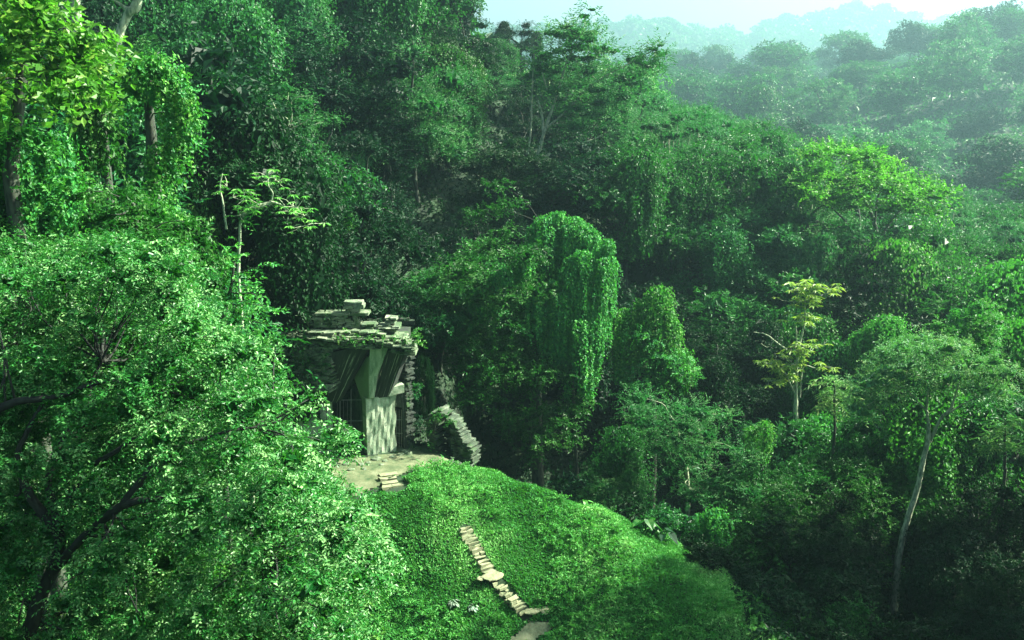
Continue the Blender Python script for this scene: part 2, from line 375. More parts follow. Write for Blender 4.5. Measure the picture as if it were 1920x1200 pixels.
def make_bush(seed, H, Rr, n, mat, L=.17, W=.09, dens=34, ls=.5, k=6, flat=.7, name='bush'):
    rng = np.random.RandomState(seed); LV = Leaves(); WD = Wood()
    for i in range(n):
        u = rng.rand() * 6.28; f = rng.rand() ** .6
        c = np.array([math.cos(u) * Rr * f * .8, math.sin(u) * Rr * f * .8, H * rng.uniform(.3, .8) * (1 - .4 * f)])
        clump(LV, rng, c, Rr * rng.uniform(.3, .45), dens, ls, k, L, W, flat, .3, .35)
        WD.limb((c[0] * .2, c[1] * .2, -.4), c, .05, .02, rng, .1, n=5, k=5)
    return WD.mesh('bush_stems', M['bark']), LV.mesh('bush_leaves', M[mat])

class Kind:
    def __init__(s, name, cat, meshes, parts=('trunk', 'crown')): s.name = name; s.cat = cat; s.m = meshes; s.first = None; s.parts = parts
    def place(s, loc, rz, sc, label, group=None):
        if s.first is None:
            t = thing(s.name, label, s.cat, loc, rz, group); t.scale = sc
            link(s.parts[0], s.m[0], t); link(s.parts[1], s.m[1], t); s.first = t; return t
        t = copy_tree(s.first, loc, rz, sc, label, group)
        if not group and 'group' in t: del t['group']
        return t
K = {}
for i in range(3): K['broad%d' % i] = Kind('broadleaf_tree', 'tree', make_broad(10 + i, 10, 4.2 + .4 * i, 26, ['dark', 'leaf', 'leaf'][i], dens=30, L=.22, W=.1, low=.12, drapes=3))
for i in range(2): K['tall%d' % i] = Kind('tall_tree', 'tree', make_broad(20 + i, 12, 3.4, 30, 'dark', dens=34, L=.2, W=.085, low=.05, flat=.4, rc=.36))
K['fine0'] = Kind('small_leaved_tree', 'tree', make_broad(30, 10, 4.4, 26, 'feather', dens=44, L=.13, W=.06, k=9, ls=.6, low=.12, flat=.45, drapes=1))
K['fine1'] = Kind('small_leaved_tree', 'tree', make_broad(31, 11, 4.0, 30, 'dark', dens=44, L=.14, W=.06, k=9, ls=.6, low=.08, flat=.45, droop=.6, drapes=3))
for i in range(2): K['feather%d' % i] = Kind('feathery_tree', 'tree', make_feather(40 + i, 11, 5.2, 26, 'feather'))
K['lime0'] = Kind('bright_tree', 'tree', make_feather(45, 10, 6, 34, 'lime', L=.2, W=.09, k=9, dens=34))
for i in range(3): K['vine%d' % i] = Kind('creeper_covered_tree', 'tree', make_vine(50 + i, 9, 3.4, 9, ['vine', 'leaf', 'vine'][i]))
K['bush0'] = Kind('bush', 'bush', make_bush(60, 3, 2.2, 14, 'leaf'), ('stems', 'foliage'))
K['bush1'] = Kind('bush', 'bush', make_bush(61, 3, 2.2, 14, 'dark', L=.24, W=.13), ('stems', 'foliage'))
K['bush2'] = Kind('bush', 'bush', make_bush(62, 2.6, 2.4, 16, 'feather', L=.13, W=.055, k=9, dens=44), ('stems', 'foliage'))
K['bushbright'] = Kind('bush', 'bush', make_bush(63, 2.6, 2.2, 14, 'vine', L=.16, W=.1, dens=44), ('stems', 'foliage'))
# far trees: larger leaf tufts, lighter meshes
for i in range(4): K['far%d' % i] = Kind('valley_tree', 'tree', make_broad(70 + i, 12, 6.5, 24, ['leaf', 'dark', 'feather', 'leaf'][i], dens=11, L=.5, W=.26, k=5, ls=1.0, low=.2, flat=.45, rc=.36))
K['farv'] = Kind('valley_tree', 'tree', make_vine(80, 12, 5.5, 9, 'leaf', L=.4, W=.28, dens=9))

rng = np.random.RandomState(5)
def put(kind, px, py, Y, H=None, label='', group=None, rz=None, wide=1.0, base=None):
    """stand a tree so that its top is seen toward (px,py) at distance Y, its foot on the ground"""
    p = P(px, py, Y); g = float(T(p[0], p[1])) - .2
    h0 = {'broad': 10, 'tall': 12, 'fine': 10.5, 'feath': 11, 'lime': 10, 'vine': 9, 'bush': 2.7, 'far': 12}[[q for q in ('broad', 'tall', 'fine', 'feath', 'lime', 'vine', 'bush', 'far') if kind.startswith(q)][0]]
    s = max(.25, (p[2] - g) / h0)
    if kind.startswith('bush') and s > 1.7: kind = {'bush0': 'broad1', 'bush1': 'broad0', 'bush2': 'fine0', 'bushbright': 'vine0'}[kind]; h0 = {'v': 9, 'f': 10.5}.get(kind[0], 10); s = (p[2] - g) / h0
    w = wide * (s if H is None else H / h0)
    if H is not None: g = p[2] - H; s = H / h0
    return K[kind].place((p[0], p[1], g), rng.rand() * 6.28 if rz is None else rz, (w, w, s), label, group)
HERO = []     # footprints (x, y, r) kept free of forest trees
def keep(px, py, Y, r): p = P(px, py, Y); HERO.append((p[0], p[1], r))
#@@HEROES@@
exec_parts = True

# ------------------------------------------------------------------ hero trees
def hero(name, label, clumps, wood, mat, bark='bark', dens=55, L=.12, W=.055, k=9, ls=.5, flat=.55, droop=.35, tw=.3, seed=1, drapes=(), cat='tree', extra=None, group=None, parts=('trunk', 'crown'), vL=.12, vW=.09, vdens=70, limbs=True, dmat='vine'):
    rg = np.random.RandomState(seed); LV = Leaves(); WD = Wood(); LD = Leaves()
    base = P(*wood[0][0][:3]); gz = float(T(base[0], base[1]))
    org = np.array([base[0], base[1], gz])
    for w in wood:
        pts = smooth_path([P(q[0], q[1], q[2]) for q in w]); r = np.interp(np.linspace(0, 1, len(pts)), np.linspace(0, 1, len(w)), [q[3] for q in w])
        pts = pts + np.cumsum(rg.normal(size=pts.shape) * .012, 0)
        WD.tube(pts, r, 8)
    allp = np.concatenate(WD.v)
    LW = Wood() if name in ('leaning_tree', 'straight_tree') else WD
    if base[2] > gz + .1: LW.tube([org - UP * .4, (org + base) / 2 + np.array([.1, .1, 0]), base + UP * .05], [wood[0][0][3] * 1.4, wood[0][0][3] * 1.15, wood[0][0][3]], 8)
    for cl in clumps:
        px, py, Y_, rp = cl[:4]; fl = cl[4] if len(cl) > 4 else flat
        c = P(px, py, Y_); r = rp * mpp(Y_)
        clump(LV, rg, c, r, dens, ls, k, L, W, fl, droop, tw)
        if limbs and rg.rand() < .5:
            d = np.linalg.norm(allp - c, axis=1); j = int(np.argmin(d))
            if d[j] > .3: WD.limb(allp[j], c, .028, .010, rg, .12, .04, n=7, k=5)
    for d in drapes:
        px, p0, p1, Y_, rp = d[:5]
        a = P(px, p0, Y_); b = P(px, p1, Y_)
        drape(LD, rg, (a[0], a[1]), rp * mpp(Y_), a[2], b[2], vdens, vL, vW, taper=d[5] if len(d) > 5 else .2)
    if extra: extra(LV, WD, rg)
    t = thing(name, label, cat, org, 0, group)
    link(parts[0], WD.mesh(name + '_wood', M[bark], org), t)
    if LW is not WD: link('lower_trunk', LW.mesh('lower_trunk', M['bark'], org), t)  # dark bark puts the hollow's shade on the mossy trunk foot
    if LV.c: link(parts[1], LV.mesh(name + '_leaves', M[mat], org), t)
    if LD.c: link('creeper', LD.mesh(name + '_creeper', M[dmat], org), t)
    HERO.append((org[0], org[1], 2.0))
    return t
def inpoly(x, y, poly):
    c = False; j = len(poly) - 1
    for i in range(len(poly)):
        xi, yi = poly[i]; xj, yj = poly[j]
        if (yi > y) != (yj > y) and x < (xj - xi) * (y - yi) / (yj - yi) + xi: c = not c
        j = i
    return c
def fill(poly, n, Yf, r0, r1, seed, gap=.7, holes=(), yd=1.6):
    rg = np.random.RandomState(seed); xs = [p[0] for p in poly]; ys = [p[1] for p in poly]; out = []
    tries = 0
    while len(out) < n and tries < n * 60:
        tries += 1
        x = rg.uniform(min(xs), max(xs)); y = rg.uniform(min(ys), max(ys)); r = rg.uniform(r0, r1)
        if not inpoly(x, y, poly) or any((x - h[0]) ** 2 + (y - h[1]) ** 2 < h[2] ** 2 for h in holes): continue
        Y_ = Yf(x, y) + rg.uniform(-1, 1) * yd
        if any(abs(x - o[0]) < gap * (r + o[3]) * .5 and abs(y - o[1]) < gap * (r + o[3]) * .4 and abs(Y_ - o[2]) < 1.2 for o in out): continue
        out.append((x, y, Y_, r))
    return out

# 1 the wide tree in the left foreground
Lpoly = [(-120, 470), (60, 440), (200, 450), (330, 490), (390, 545), (420, 600), (470, 655), (485, 720), (545, 775), (640, 850), (610, 910), (680, 970), (700, 1060), (680, 1130), (640, 1230), (-120, 1230)]
cl = fill(Lpoly, 300, lambda x, y: 19.0 + .004 * (700 - x) - (y - 700) * .004, 38, 70, 2, .6, yd=2.8, holes=[(40, 990, 50), (130, 1060, 60), (60, 1150, 60), (230, 930, 40), (90, 860, 30), (330, 1120, 30)])
cl += [(440, 600, 20, 30), (490, 650, 20, 28), (520, 640, 19.8, 16, .4), (520, 700, 19.5, 24), (625, 810, 19, 26), (570, 760, 19, 26), (585, 745, 19, 20), (645, 835, 19, 20), (650, 800, 19, 14, .4), (700, 1000, 18.5, 30), (715, 1080, 18.5, 28)]
hero('small_leaved_tree', 'huge light green small-leaved tree filling the left foreground, with black arching limbs', cl,
     [[(40, 1230, 18.9, .18), (75, 1130, 18.9, .15), (110, 1050, 18.9, .12), (115, 980, 18.8, .10), (95, 900, 19, .07), (140, 800, 19.3, .05), (200, 690, 19.8, .03)],
      [(105, 1070, 18.9, .10), (160, 1010, 18.5, .085), (230, 950, 18, .08), (320, 935, 17.9, .06), (400, 960, 17.8, .045), (470, 1000, 17.8, .04), (510, 1050, 17.8, .02)],
      [(-60, 800, 19.2, .10), (30, 755, 19.0, .08), (110, 745, 19, .055), (200, 720, 19, .04), (300, 730, 18.8, .03)],
      [(110, 1000, 18.8, .12), (60, 930, 18.8, .09), (40, 850, 19, .06), (90, 760, 19.2, .04)],
      [(230, 950, 18, .07), (300, 860, 18.1, .05), (400, 815, 18.3, .04), (480, 800, 18.5, .02)],
      [(115, 980, 18.8, .08), (170, 880, 18.6, .06), (250, 820, 18.5, .04), (330, 770, 18.7, .03)]],
     'fore', 'barkblack', dens=185, L=.088, W=.046, k=10, ls=.38, flat=.62, droop=.45, seed=11)
# low bush under it
cl = fill([(180, 1060), (420, 1030), (560, 1040), (660, 1090), (700, 1230), (150, 1230)], 34, lambda x, y: 21.5, 40, 70, 7)
hero('leafy_bush', 'bright low bush along the bottom edge beneath the wide foreground tree', cl, [[(400, 1225, 21.5, .1), (420, 1150, 21.5, .05), (440, 1100, 21.5, .03)]], 'vine', dens=60, L=.13, W=.07, k=8, seed=12, cat='bush', parts=('stems', 'foliage'))

# 2 upper left: lime big-leaved tree, pale leaning trunk, creeper arch, creeper mound
cl = fill([(-80, -60), (110, -60), (150, 60), (210, 130), (150, 190), (40, 210), (-80, 230)], 34, lambda x, y: 25, 34, 60, 21)
cl += [(190, 165, 25, 24), (215, 180, 25, 16), (160, 130, 25, 28)]
hero('big_leaved_tree', 'sunlit lime green tree with big leaves in the top left corner', cl, [[(20, 330, 26, .2), (40, 150, 26, .15), (60, 20, 26, .1), (70, -60, 26, .07)]], 'lime', dens=34, L=.22, W=.15, k=6, ls=.6, seed=22)
hero('leaning_tree', 'tree with a bare pale leaning trunk that leaves the picture at its top edge', [(270, -60, 33, 50), (210, -70, 33, 60), (330, -75, 33, 50)],
     [[(185, 180, 33, .17), (205, 118, 33, .16), (222, 60, 33, .14), (236, 30, 33, .13), (252, 14, 33, .17), (258, -10, 33, .12), (262, -60, 33, .1)], [(245, 20, 33, .09), (225, 8, 33, .05), (200, -10, 33, .03)]],
     'leaf', 'barkpale', seed=23, L=.2, W=.1, drapes=[(188, 125, 330, 32.6, 26), (160, 170, 340, 32.4, 22)], dmat='leaf', vL=.16, vW=.1)
hero('straight_tree', 'tree with a straight pale trunk behind the lime green leaves at top left', [(140, -70, 36, 60), (90, -60, 36, 50)],
     [[(148, 200, 36, .2), (142, 100, 36, .18), (137, -10, 36, .16), (136, -70, 36, .13)]], 'leaf', 'barkpale', seed=24, L=.2, W=.1, drapes=[(146, 110, 360, 35.4, 24)], dmat='leaf', vL=.16, vW=.1)
hero('creeper_arch_tree', 'tree smothered in creepers that hang like an arch over a black hollow at upper left',
     [(215, 150, 30, 32), (250, 130, 30, 40), (300, 135, 30, 40), (340, 165, 30, 32), (355, 215, 30, 28), (350, 260, 30, 26), (335, 300, 30, 24), (300, 320, 30, 26), (290, 360, 29.6, 26), (310, 210, 31, 38), (270, 200, 31.4, 36)],
     [[(280, 520, 30.5, .22), (290, 380, 30.5, .2), (285, 250, 30.5, .16), (280, 150, 30.5, .1)]], 'vine', dens=60, L=.13, W=.075, k=8, seed=25,
     drapes=[(345, 170, 290, 30, 26), (290, 105, 190, 30, 42), (240, 115, 190, 30.2, 34), (320, 150, 350, 30, 26), (295, 270, 430, 29.8, 24), (330, 400, 570, 28.5, 26), (300, 380, 520, 28.8, 34)])
cl = fill([(-80, 230), (60, 235), (140, 260), (150, 330), (140, 400), (150, 470), (60, 500), (-80, 520)], 24, lambda x, y: 27, 40, 64, 31)
hero('creeper_mound', 'rounded mound of creepers on the left edge under the lime green tree', cl, [[(20, 560, 28, .2), (40, 400, 28, .15), (30, 270, 28, .08)]], 'vine', dens=62, L=.12, W=.07, k=8, seed=32,
     drapes=[(100, 250, 480, 27, 40), (30, 240, 460, 26.6, 50), (-40, 235, 480, 26.4, 50)], cat='tree')
cl = fill([(140, 330), (240, 350), (330, 400), (400, 470), (440, 540), (330, 520), (200, 480), (130, 430)], 26, lambda x, y: 25.5, 26, 46, 33)
hero('leafy_shrub', 'mid green shrub above the wide foreground tree and below the creeper arch', cl, [[(280, 600, 26, .12), (270, 480, 26, .08), (250, 380, 26, .05)]], 'leaf', dens=55, L=.15, W=.08, k=7, seed=34, cat='bush', parts=('stems', 'foliage'))
cl = [(440, 480, 27, 24), (470, 540, 26, 22), (500, 585, 25, 14, .3), (480, 610, 25, 16, .35), (430, 555, 26, 30), (400, 500, 26, 30), (455, 520, 26, 22)]
def long_twigs(LV, WD, rg):
    for a, b in (((440, 515, 25), (505, 495, 24.6)), ((450, 565, 25), (510, 578, 24.6)), ((455, 600, 25), (515, 610, 24.6)), ((430, 580, 25), (470, 560, 24.6))):
        A = P(*a); B = P(*b); m = 9; t = np.linspace(0, 1, m)[:, None]
        O = A + (B - A) * t; WD.tube(O, np.linspace(.02, .006, m), 5)
        sprays(LV, rg, O, np.tile(B - A, (m, 1)) + rg.normal(size=(m, 3)) * .2, .35, 6, .13, .07, .3)
hero('arching_shrub', 'shrub whose leafy twigs arch out toward the ruin from the foreground tree', cl, [[(400, 640, 26, .08), (430, 560, 26, .05), (440, 490, 26, .03)]], 'vine', dens=50, L=.14, W=.075, seed=35, cat='bush', parts=('stems', 'foliage'), extra=long_twigs)

# 3 pale branching tree with hand-shaped leaves, left of centre
def hands(tips, size, n, nl=9, spread=.5):
    def f(LV, WD, rg):
        for (px, py, Y_, m) in tips:
            c = P(px, py, Y_)
            for i in range(m):
                q = c + rg.normal(size=3) * np.array([spread, spread, spread * .45])
                WD.limb(c - UP * .1, q, .02, .008, rg, .1, n=4, k=4)
                rosette(LV, rg, q, size * rg.uniform(.7, 1.2), nl)
    return f
hero('pale_branched_tree', 'thin tree with bare white twisting branches and hand-shaped leaf tufts above the ruin', [(475, 395, 40, 20, .3), (455, 410, 40, 16, .3)],
     [[(447, 520, 40, .07), (450, 450, 40, .06), (453, 405, 40, .05), (480, 390, 40, .04), (505, 378, 40, .035), (512, 360, 40, .03), (503, 340, 40, .025), (505, 320, 40, .02)],
      [(505, 378, 40, .035), (525, 385, 40, .03), (545, 398, 40, .025), (562, 412, 40, .02)], [(453, 405, 40, .04), (490, 384, 40.2, .04), (520, 380, 40.2, .04), (540, 395, 40, .03), (565, 405, 40, .02)],
      [(424, 430, 40.4, .05), (421, 390, 40.4, .04), (417, 350, 40.4, .035), (421, 325, 40.4, .02)], [(540, 395, 40, .02), (530, 378, 40, .02), (520, 372, 40, .012)]],
     'vine', 'barkpale', seed=41, dens=30, L=.22, W=.07, k=7,
     extra=hands([(505, 328, 40, 7), (518, 335, 40, 6), (555, 385, 40, 9), (570, 400, 40, 9), (575, 418, 40, 7), (450, 400, 40, 7), (470, 385, 40, 6), (425, 345, 40.4, 4), (435, 365, 40.4, 5), (400, 362, 40.4, 3), (490, 378, 40, 5), (458, 358, 40.4, 5)], .28, 8, spread=.4))
def twigs(LV, WD, rg):
    root = P(535, 250, 52)
    for e in [(560, 235), (590, 205), (580, 180), (540, 165), (500, 160), (480, 190), (455, 210), (600, 230), (520, 200)]:
        E = P(e[0], e[1], 52 + rg.normal()); WD.limb(root, E, .05, .012, rg, .15, .05, n=9, k=5)
        O = root + (E - root) * rg.uniform(.45, 1, (26, 1)) + rg.normal(size=(26, 3)) * .3
        sprays(LV, rg, O, (E - root) + rg.normal(size=(26, 3)), .7, 9, .14, .05, .5)
hero('twiggy_tree', 'thin-leaved tree with a drooping bare forked branch on the shaded hillside', [(500, 215, 52, 40, .35), (560, 190, 52, 36, .3), (530, 165, 52, 34, .3), (450, 230, 52, 34, .35), (575, 230, 52, 28, .3)],
     [[(460, 380, 52.5, .12), (465, 320, 52.5, .11), (480, 280, 52.2, .09), (535, 250, 52, .05)],
      [(480, 280, 52.2, .06), (500, 297, 52, .05), (530, 300, 51.8, .04), (560, 305, 51.8, .03), (590, 318, 51.8, .015)], [(530, 300, 51.8, .04), (541, 312, 51.8, .03), (545, 330, 51.8, .03), (540, 342, 51.8, .02)],
      [(480, 280, 52.2, .05), (470, 255, 52.2, .04), (472, 240, 52.2, .03)]], 'feather', 'barkpale', seed=43, dens=34, L=.15, W=.05, k=9, extra=twigs)
# creeper mounds left behind the ruin
hero('creeper_mound', 'dark rounded creeper mound just left of and above the ruined roof', fill([(430, 450), (520, 440), (570, 500), (575, 600), (500, 620), (440, 560)], 14, lambda x, y: 53, 22, 36, 44),
     [[(500, 640, 54, .2), (500, 560, 54, .15), (500, 470, 54, .1)]], 'leaf', dens=50, L=.16, W=.08, seed=45, drapes=[(505, 440, 600, 52.5, 34), (545, 480, 600, 52, 28), (470, 470, 600, 52, 30), (555, 520, 600, 51.5, 20)], vdens=45, vL=.16, vW=.11, dmat='leaf')
hero('hanging_creeper_tree', 'dark tree hung with creepers rising directly behind the broken roof comb', fill([(590, 420), (640, 390), (670, 420), (668, 520), (620, 560), (585, 500)], 14, lambda x, y: 56, 20, 34, 46),
     [[(640, 620, 57, .16), (640, 520, 57, .14), (630, 430, 57, .1)], [(604, 545, 54.5, .03), (610, 520, 54.5, .02), (600, 500, 54.5, .02)], [(606, 560, 54.5, .03), (616, 535, 54.5, .02), (612, 515, 54.5, .02)]], 'leaf', dens=46, L=.2, W=.09, seed=47, drapes=[(640, 400, 560, 56, 30), (660, 430, 580, 56, 22), (615, 440, 530, 56.5, 24)], vdens=40, vL=.16, vW=.1, dmat='leaf')

# 4 the great creeper-draped tree in the middle
cl = fill([(840, 480), (900, 420), (980, 440), (1010, 520), (1080, 640), (1110, 760), (1060, 850), (960, 840), (870, 740), (850, 660), (830, 540)], 48, lambda x, y: 55 - .004 * (y - 500), 26, 44, 51)
cl += [(1060, 700, 54, 26), (1090, 750, 54, 26), (1040, 770, 53.6, 28), (1075, 820, 53.6, 26), (1000, 850, 53.6, 28), (1100, 700, 54.4, 22), (900, 560, 53.6, 30), (950, 600, 53.4, 30), (880, 640, 53.6, 30), (1010, 700, 53.2, 30), (950, 385, 58, 30), (900, 400, 58, 32), (930, 350, 59, 26)]
_r = np.random.RandomState(8); CURT = []
for (cx_, cy_, ln) in ((1000, 425, 130), (1022, 405, 150), (1042, 397, 230), (1060, 400, 260), (1078, 406, 230), (1096, 420, 200), (1112, 434, 190), (1128, 448, 160), (1140, 468, 120), (1085, 470, 250), (1066, 500, 220), (1104, 520, 190), (1030, 525, 130), (1048, 545, 150), (1010, 540, 110), (1118, 560, 150), (1092, 600, 130), (975, 470, 90), (940, 500, 80), (900, 540, 70)):
    for q_ in range(3):
        dx_ = _r.normal() * 7; CURT.append((cx_ + dx_, cy_ + abs(_r.normal()) * 16 * (q_ > 0), cy_ + ln * _r.uniform(.55, 1.25), (57 if cy_ < 440 else 55.6) - .006 * (cy_ - 397) - _r.rand() * .8, _r.uniform(10, 20), _r.uniform(0, .5)))
hero('creeper_draped_tree', 'massive tree in the middle draped with folded curtains of sunlit creeper', cl,
     [[(1010, 930, 56.5, .4), (1005, 800, 56.5, .35), (1010, 600, 56.5, .3), (1040, 430, 56.5, .2)], [(945, 700, 54, .025), (948, 760, 54, .02), (955, 835, 54, .015)], [(1080, 930, 55, .12), (1078, 840, 55, .1), (1070, 700, 55.5, .08)]],
     'leaf', dens=52, L=.19, W=.085, k=7, flat=.42, seed=52,
     drapes=CURT,  # brighter leaf colour paints the sunlit rims onto these curtains
     vL=.15, vW=.11, vdens=62)
hero('creeper_column', 'leaning tower of bright creeper between the great draped tree and the dark valley', fill([(1150, 600), (1200, 590), (1260, 640), (1300, 700), (1280, 740), (1180, 720)], 16, lambda x, y: 57, 22, 34, 53),
     [[(1225, 780, 58, .2), (1228, 680, 58, .15), (1235, 560, 58, .1)]], 'vine', dens=50, L=.15, W=.08, seed=54,
     drapes=[(1236, 537, 700, 57, 26), (1210, 560, 680, 57, 22), (1255, 580, 660, 57.2, 16), (1258, 600, 720, 57.2, 22), (1280, 655, 740, 57.3, 20), (1170, 580, 720, 57, 26)], vdens=60, vL=.14, vW=.1)
def put_feather_patch(label, cl_, base, seed, mat='feather', name='feathery_shrub'):
    return hero(name, label, cl_, base, mat, 'barkpale', dens=50, L=.15, W=.045, k=13, ls=.75, flat=.35, droop=.2, tw=.12, seed=seed)
put_feather_patch('fresh green feathery tree below the creeper column at the edge of the grass slope', fill([(1190, 740), (1260, 720), (1340, 760), (1400, 830), (1420, 920), (1330, 950), (1240, 900), (1190, 830)], 32, lambda x, y: 50, 26, 42, 55),
     [[(1290, 1010, 50.5, .14), (1290, 900, 50.5, .1), (1270, 790, 50.5, .06)]], 56)
# 5 tall feathery tree with pale forking branches against the sky
cl = fill([(1010, 90), (1040, 60), (1110, 40), (1120, 90), (1190, 110), (1235, 85), (1240, 110), (1180, 160), (1150, 220), (1080, 240), (1020, 200), (990, 150)], 44, lambda x, y: 84, 20, 36, 61)
cl += [(1095, 30, 84, 22, .25), (1110, 18, 84, 14, .25), (1060, 50, 84, 26, .25), (1225, 92, 84, 22, .25), (1238, 85, 84, 14, .25), (1030, 62, 84, 22, .25), (1150, 95, 84, 24, .25)]
hero('feathery_tree', 'tall feathery tree with pale forking limbs standing against the sky at upper centre', cl,
     [[(1008, 420, 84, .3), (1007, 340, 84, .26), (1006, 305, 84, .22), (1016, 260, 84, .15), (1035, 200, 84, .12), (1060, 120, 84, .09), (1095, 45, 84, .05)],
      [(1006, 305, 84, .15), (1018, 260, 83.8, .12), (1017, 215, 83.8, .1), (1010, 190, 83.8, .06)], [(1012, 310, 84, .14), (1045, 275, 84, .12), (1100, 268, 84, .07), (1130, 255, 84, .05)],
      [(1025, 240, 84, .1), (1060, 210, 84, .08), (1110, 160, 84, .07), (1180, 120, 84, .05), (1235, 90, 84, .03)], [(990, 290, 84, .1), (995, 240, 84.3, .08), (998, 150, 84.5, .06), (1000, 100, 84.5, .04)], [(1035, 200, 84, .08), (1015, 130, 84, .06), (1012, 90, 84, .03)]],
     'feather', 'barkpale', dens=15, L=.34, W=.1, k=10, ls=1.3, flat=.28, droop=.2, tw=.14, seed=62)
# 6 lime umbrella tree on the right, and yellow-tipped one
cl = fill([(1480, 330), (1510, 290), (1570, 275), (1640, 290), (1680, 330), (1740, 330), (1790, 370), (1780, 400), (1650, 400), (1500, 370)], 52, lambda x, y: 80 - (y - 280) * .04, 18, 34, 63)
hero('lime_canopy_tree', 'broad bright lime canopy glowing in the sun on the right', cl,
     [[(1640, 560, 81, .25), (1645, 460, 81, .2), (1630, 390, 81, .14), (1580, 320, 81, .08)], [(1645, 450, 81, .12), (1690, 390, 81, .08), (1740, 355, 81, .05)], [(1640, 480, 81, .12), (1580, 410, 80.6, .08), (1520, 350, 80.6, .05)], [(1640, 420, 80, .1), (1645, 370, 80, .07), (1660, 335, 80, .04)]],
     'lime', dens=18, L=.3, W=.15, k=8, ls=.9, flat=.3, droop=.2, tw=.2, seed=64)
cl = fill([(1590, 268), (1650, 275), (1665, 295), (1540, 290), (1545, 270)], 10, lambda x, y: 88, 16, 26, 65)
hero('flat_topped_tree', 'smaller flat deep green crown peeping over the lime canopy', cl, [[(1610, 420, 88, .2), (1605, 340, 88, .14), (1600, 280, 88, .08)]], 'feather', dens=18, L=.3, W=.12, k=8, ls=.9, flat=.3, seed=66)
# 7 hand-leaved tree with yellow tufts
hero('yellow_tufted_tree', 'slender tree with yellow hand-shaped leaf tufts on pale bare branches, right of centre', [(1475, 690, 58, 12, .25), (1440, 680, 58, 10, .25)],
     [[(1492, 800, 58, .16), (1492, 760, 58, .14), (1494, 700, 58, .08), (1497, 650, 58, .07), (1508, 600, 58, .05), (1510, 560, 58, .04), (1512, 535, 58, .03)],
      [(1492, 745, 58, .07), (1480, 720, 57.8, .05), (1472, 700, 57.8, .04), (1450, 690, 57.8, .03)], [(1494, 690, 58, .06), (1493, 640, 58.2, .05), (1492, 612, 58.2, .03)],
      [(1475, 656, 58.4, .06), (1455, 640, 58.4, .05), (1435, 625, 58.4, .035), (1415, 622, 58.4, .02)], [(1452, 638, 58.4, .03), (1440, 650, 58.4, .02), (1425, 645, 58.4, .012)],
      [(1500, 745, 58, .05), (1506, 690, 58, .04), (1530, 690, 58, .02)], [(1492, 800, 58, .18), (1494, 900, 58.3, .2)]],
     'yellow', 'barkpale', seed=67, dens=20, L=.25, W=.09, k=6,
     extra=hands([(1512, 532, 58, 9), (1535, 535, 58, 9), (1555, 540, 58, 4), (1495, 540, 58, 6), (1525, 548, 58, 6), (1508, 562, 58, 8), (1490, 563, 58, 5), (1512, 590, 58, 7), (1502, 600, 58, 6), (1508, 645, 58, 6), (1500, 655, 58, 7), (1518, 655, 58, 5), (1445, 678, 57.8, 8), (1470, 683, 57.8, 6), (1485, 680, 57.8, 6), (1440, 710, 57.8, 7), (1480, 665, 58, 4), (1545, 685, 58, 6), (1490, 705, 58, 5)], .44, 9, spread=.5))
# 8 umbrella tree with a thin bent trunk, lower right
cl = fill([(1610, 720), (1650, 660), (1740, 632), (1830, 650), (1890, 700), (1900, 740), (1800, 730), (1720, 720), (1640, 770), (1600, 790)], 50, lambda x, y: 47, 24, 40, 71)
hero('umbrella_tree', 'pale green umbrella-shaped tree on a long thin bent trunk at lower right', cl,
     [[(1684, 1045, 46.5, .17), (1700, 985, 46.5, .155), (1722, 920, 46.6, .14), (1735, 860, 46.8, .13), (1745, 820, 47.0, .12), (1742, 770, 47.2, .06), (1746, 730, 47.2, .05), (1770, 690, 47.2, .03)],
      [(1742, 830, 47.2, .09), (1762, 790, 47, .08), (1785, 760, 47, .06), (1800, 715, 47, .04)], [(1742, 775, 47.2, .05), (1720, 750, 47.4, .045), (1695, 725, 47.4, .03)], [(1770, 780, 47, .05), (1810, 755, 47, .04), (1850, 740, 47, .02)],
      [(1746, 735, 47.2, .04), (1780, 722, 46.8, .03), (1700, 700, 46.8, .02)]],
     'pale', 'barkpale', dens=46, L=.15, W=.05, k=11, ls=.65, flat=.38, droop=.35, tw=.2, seed=72)
# 9 creeper humps on the right
hero('creeper_hump', 'smooth round creeper hump behind the umbrella tree crown', [(1665, 640, 60, 30), (1640, 660, 60, 26)], [[(1660, 760, 61, .15), (1662, 690, 61, .12), (1665, 620, 61, .08)]], 'vine', seed=73, drapes=[(1668, 592, 700, 60, 38), (1620, 620, 700, 60.5, 26), (1640, 610, 720, 60, 26)], vL=.15, vW=.1, vdens=55)
hero('ragged_creeper_tree', 'ragged creeper-hung tree rising behind the umbrella tree near the right edge', fill([(1750, 590), (1830, 565), (1880, 600), (1860, 660), (1770, 650)], 16, lambda x, y: 54, 18, 30, 74), [[(1820, 760, 55, .15), (1822, 680, 55, .12), (1825, 590, 55, .08)]], 'vine', seed=75, drapes=[(1838, 567, 650, 54, 22), (1800, 580, 660, 54.3, 20), (1860, 590, 680, 54, 18)], vL=.15, vW=.1, vdens=55)
hero('creeper_post', 'small narrow creeper drape catching light above the dark thicket', [(1410, 810, 50, 16)], [[(1428, 880, 50.5, .1), (1430, 840, 50.5, .08), (1432, 800, 50.5, .05)]], 'vine', seed=76, drapes=[(1436, 790, 870, 50, 18, .4), (1410, 800, 850, 50.4, 16)], vL=.13, vW=.09, vdens=60)
hero('creeper_stump', 'sunlit creeper-wrapped stump beside the giant leaves at the foot of the slope', [(1330, 1000, 43.5, 22), (1355, 975, 43.5, 20), (1385, 975, 43.5, 14)], [[(1340, 1080, 44, .14), (1342, 1030, 44, .12), (1345, 980, 44, .08)]], 'vine', seed=77, drapes=[(1342, 955, 1060, 43.5, 26, .2), (1318, 965, 1050, 43.7, 16)], vL=.13, vW=.09, vdens=70, cat='tree')
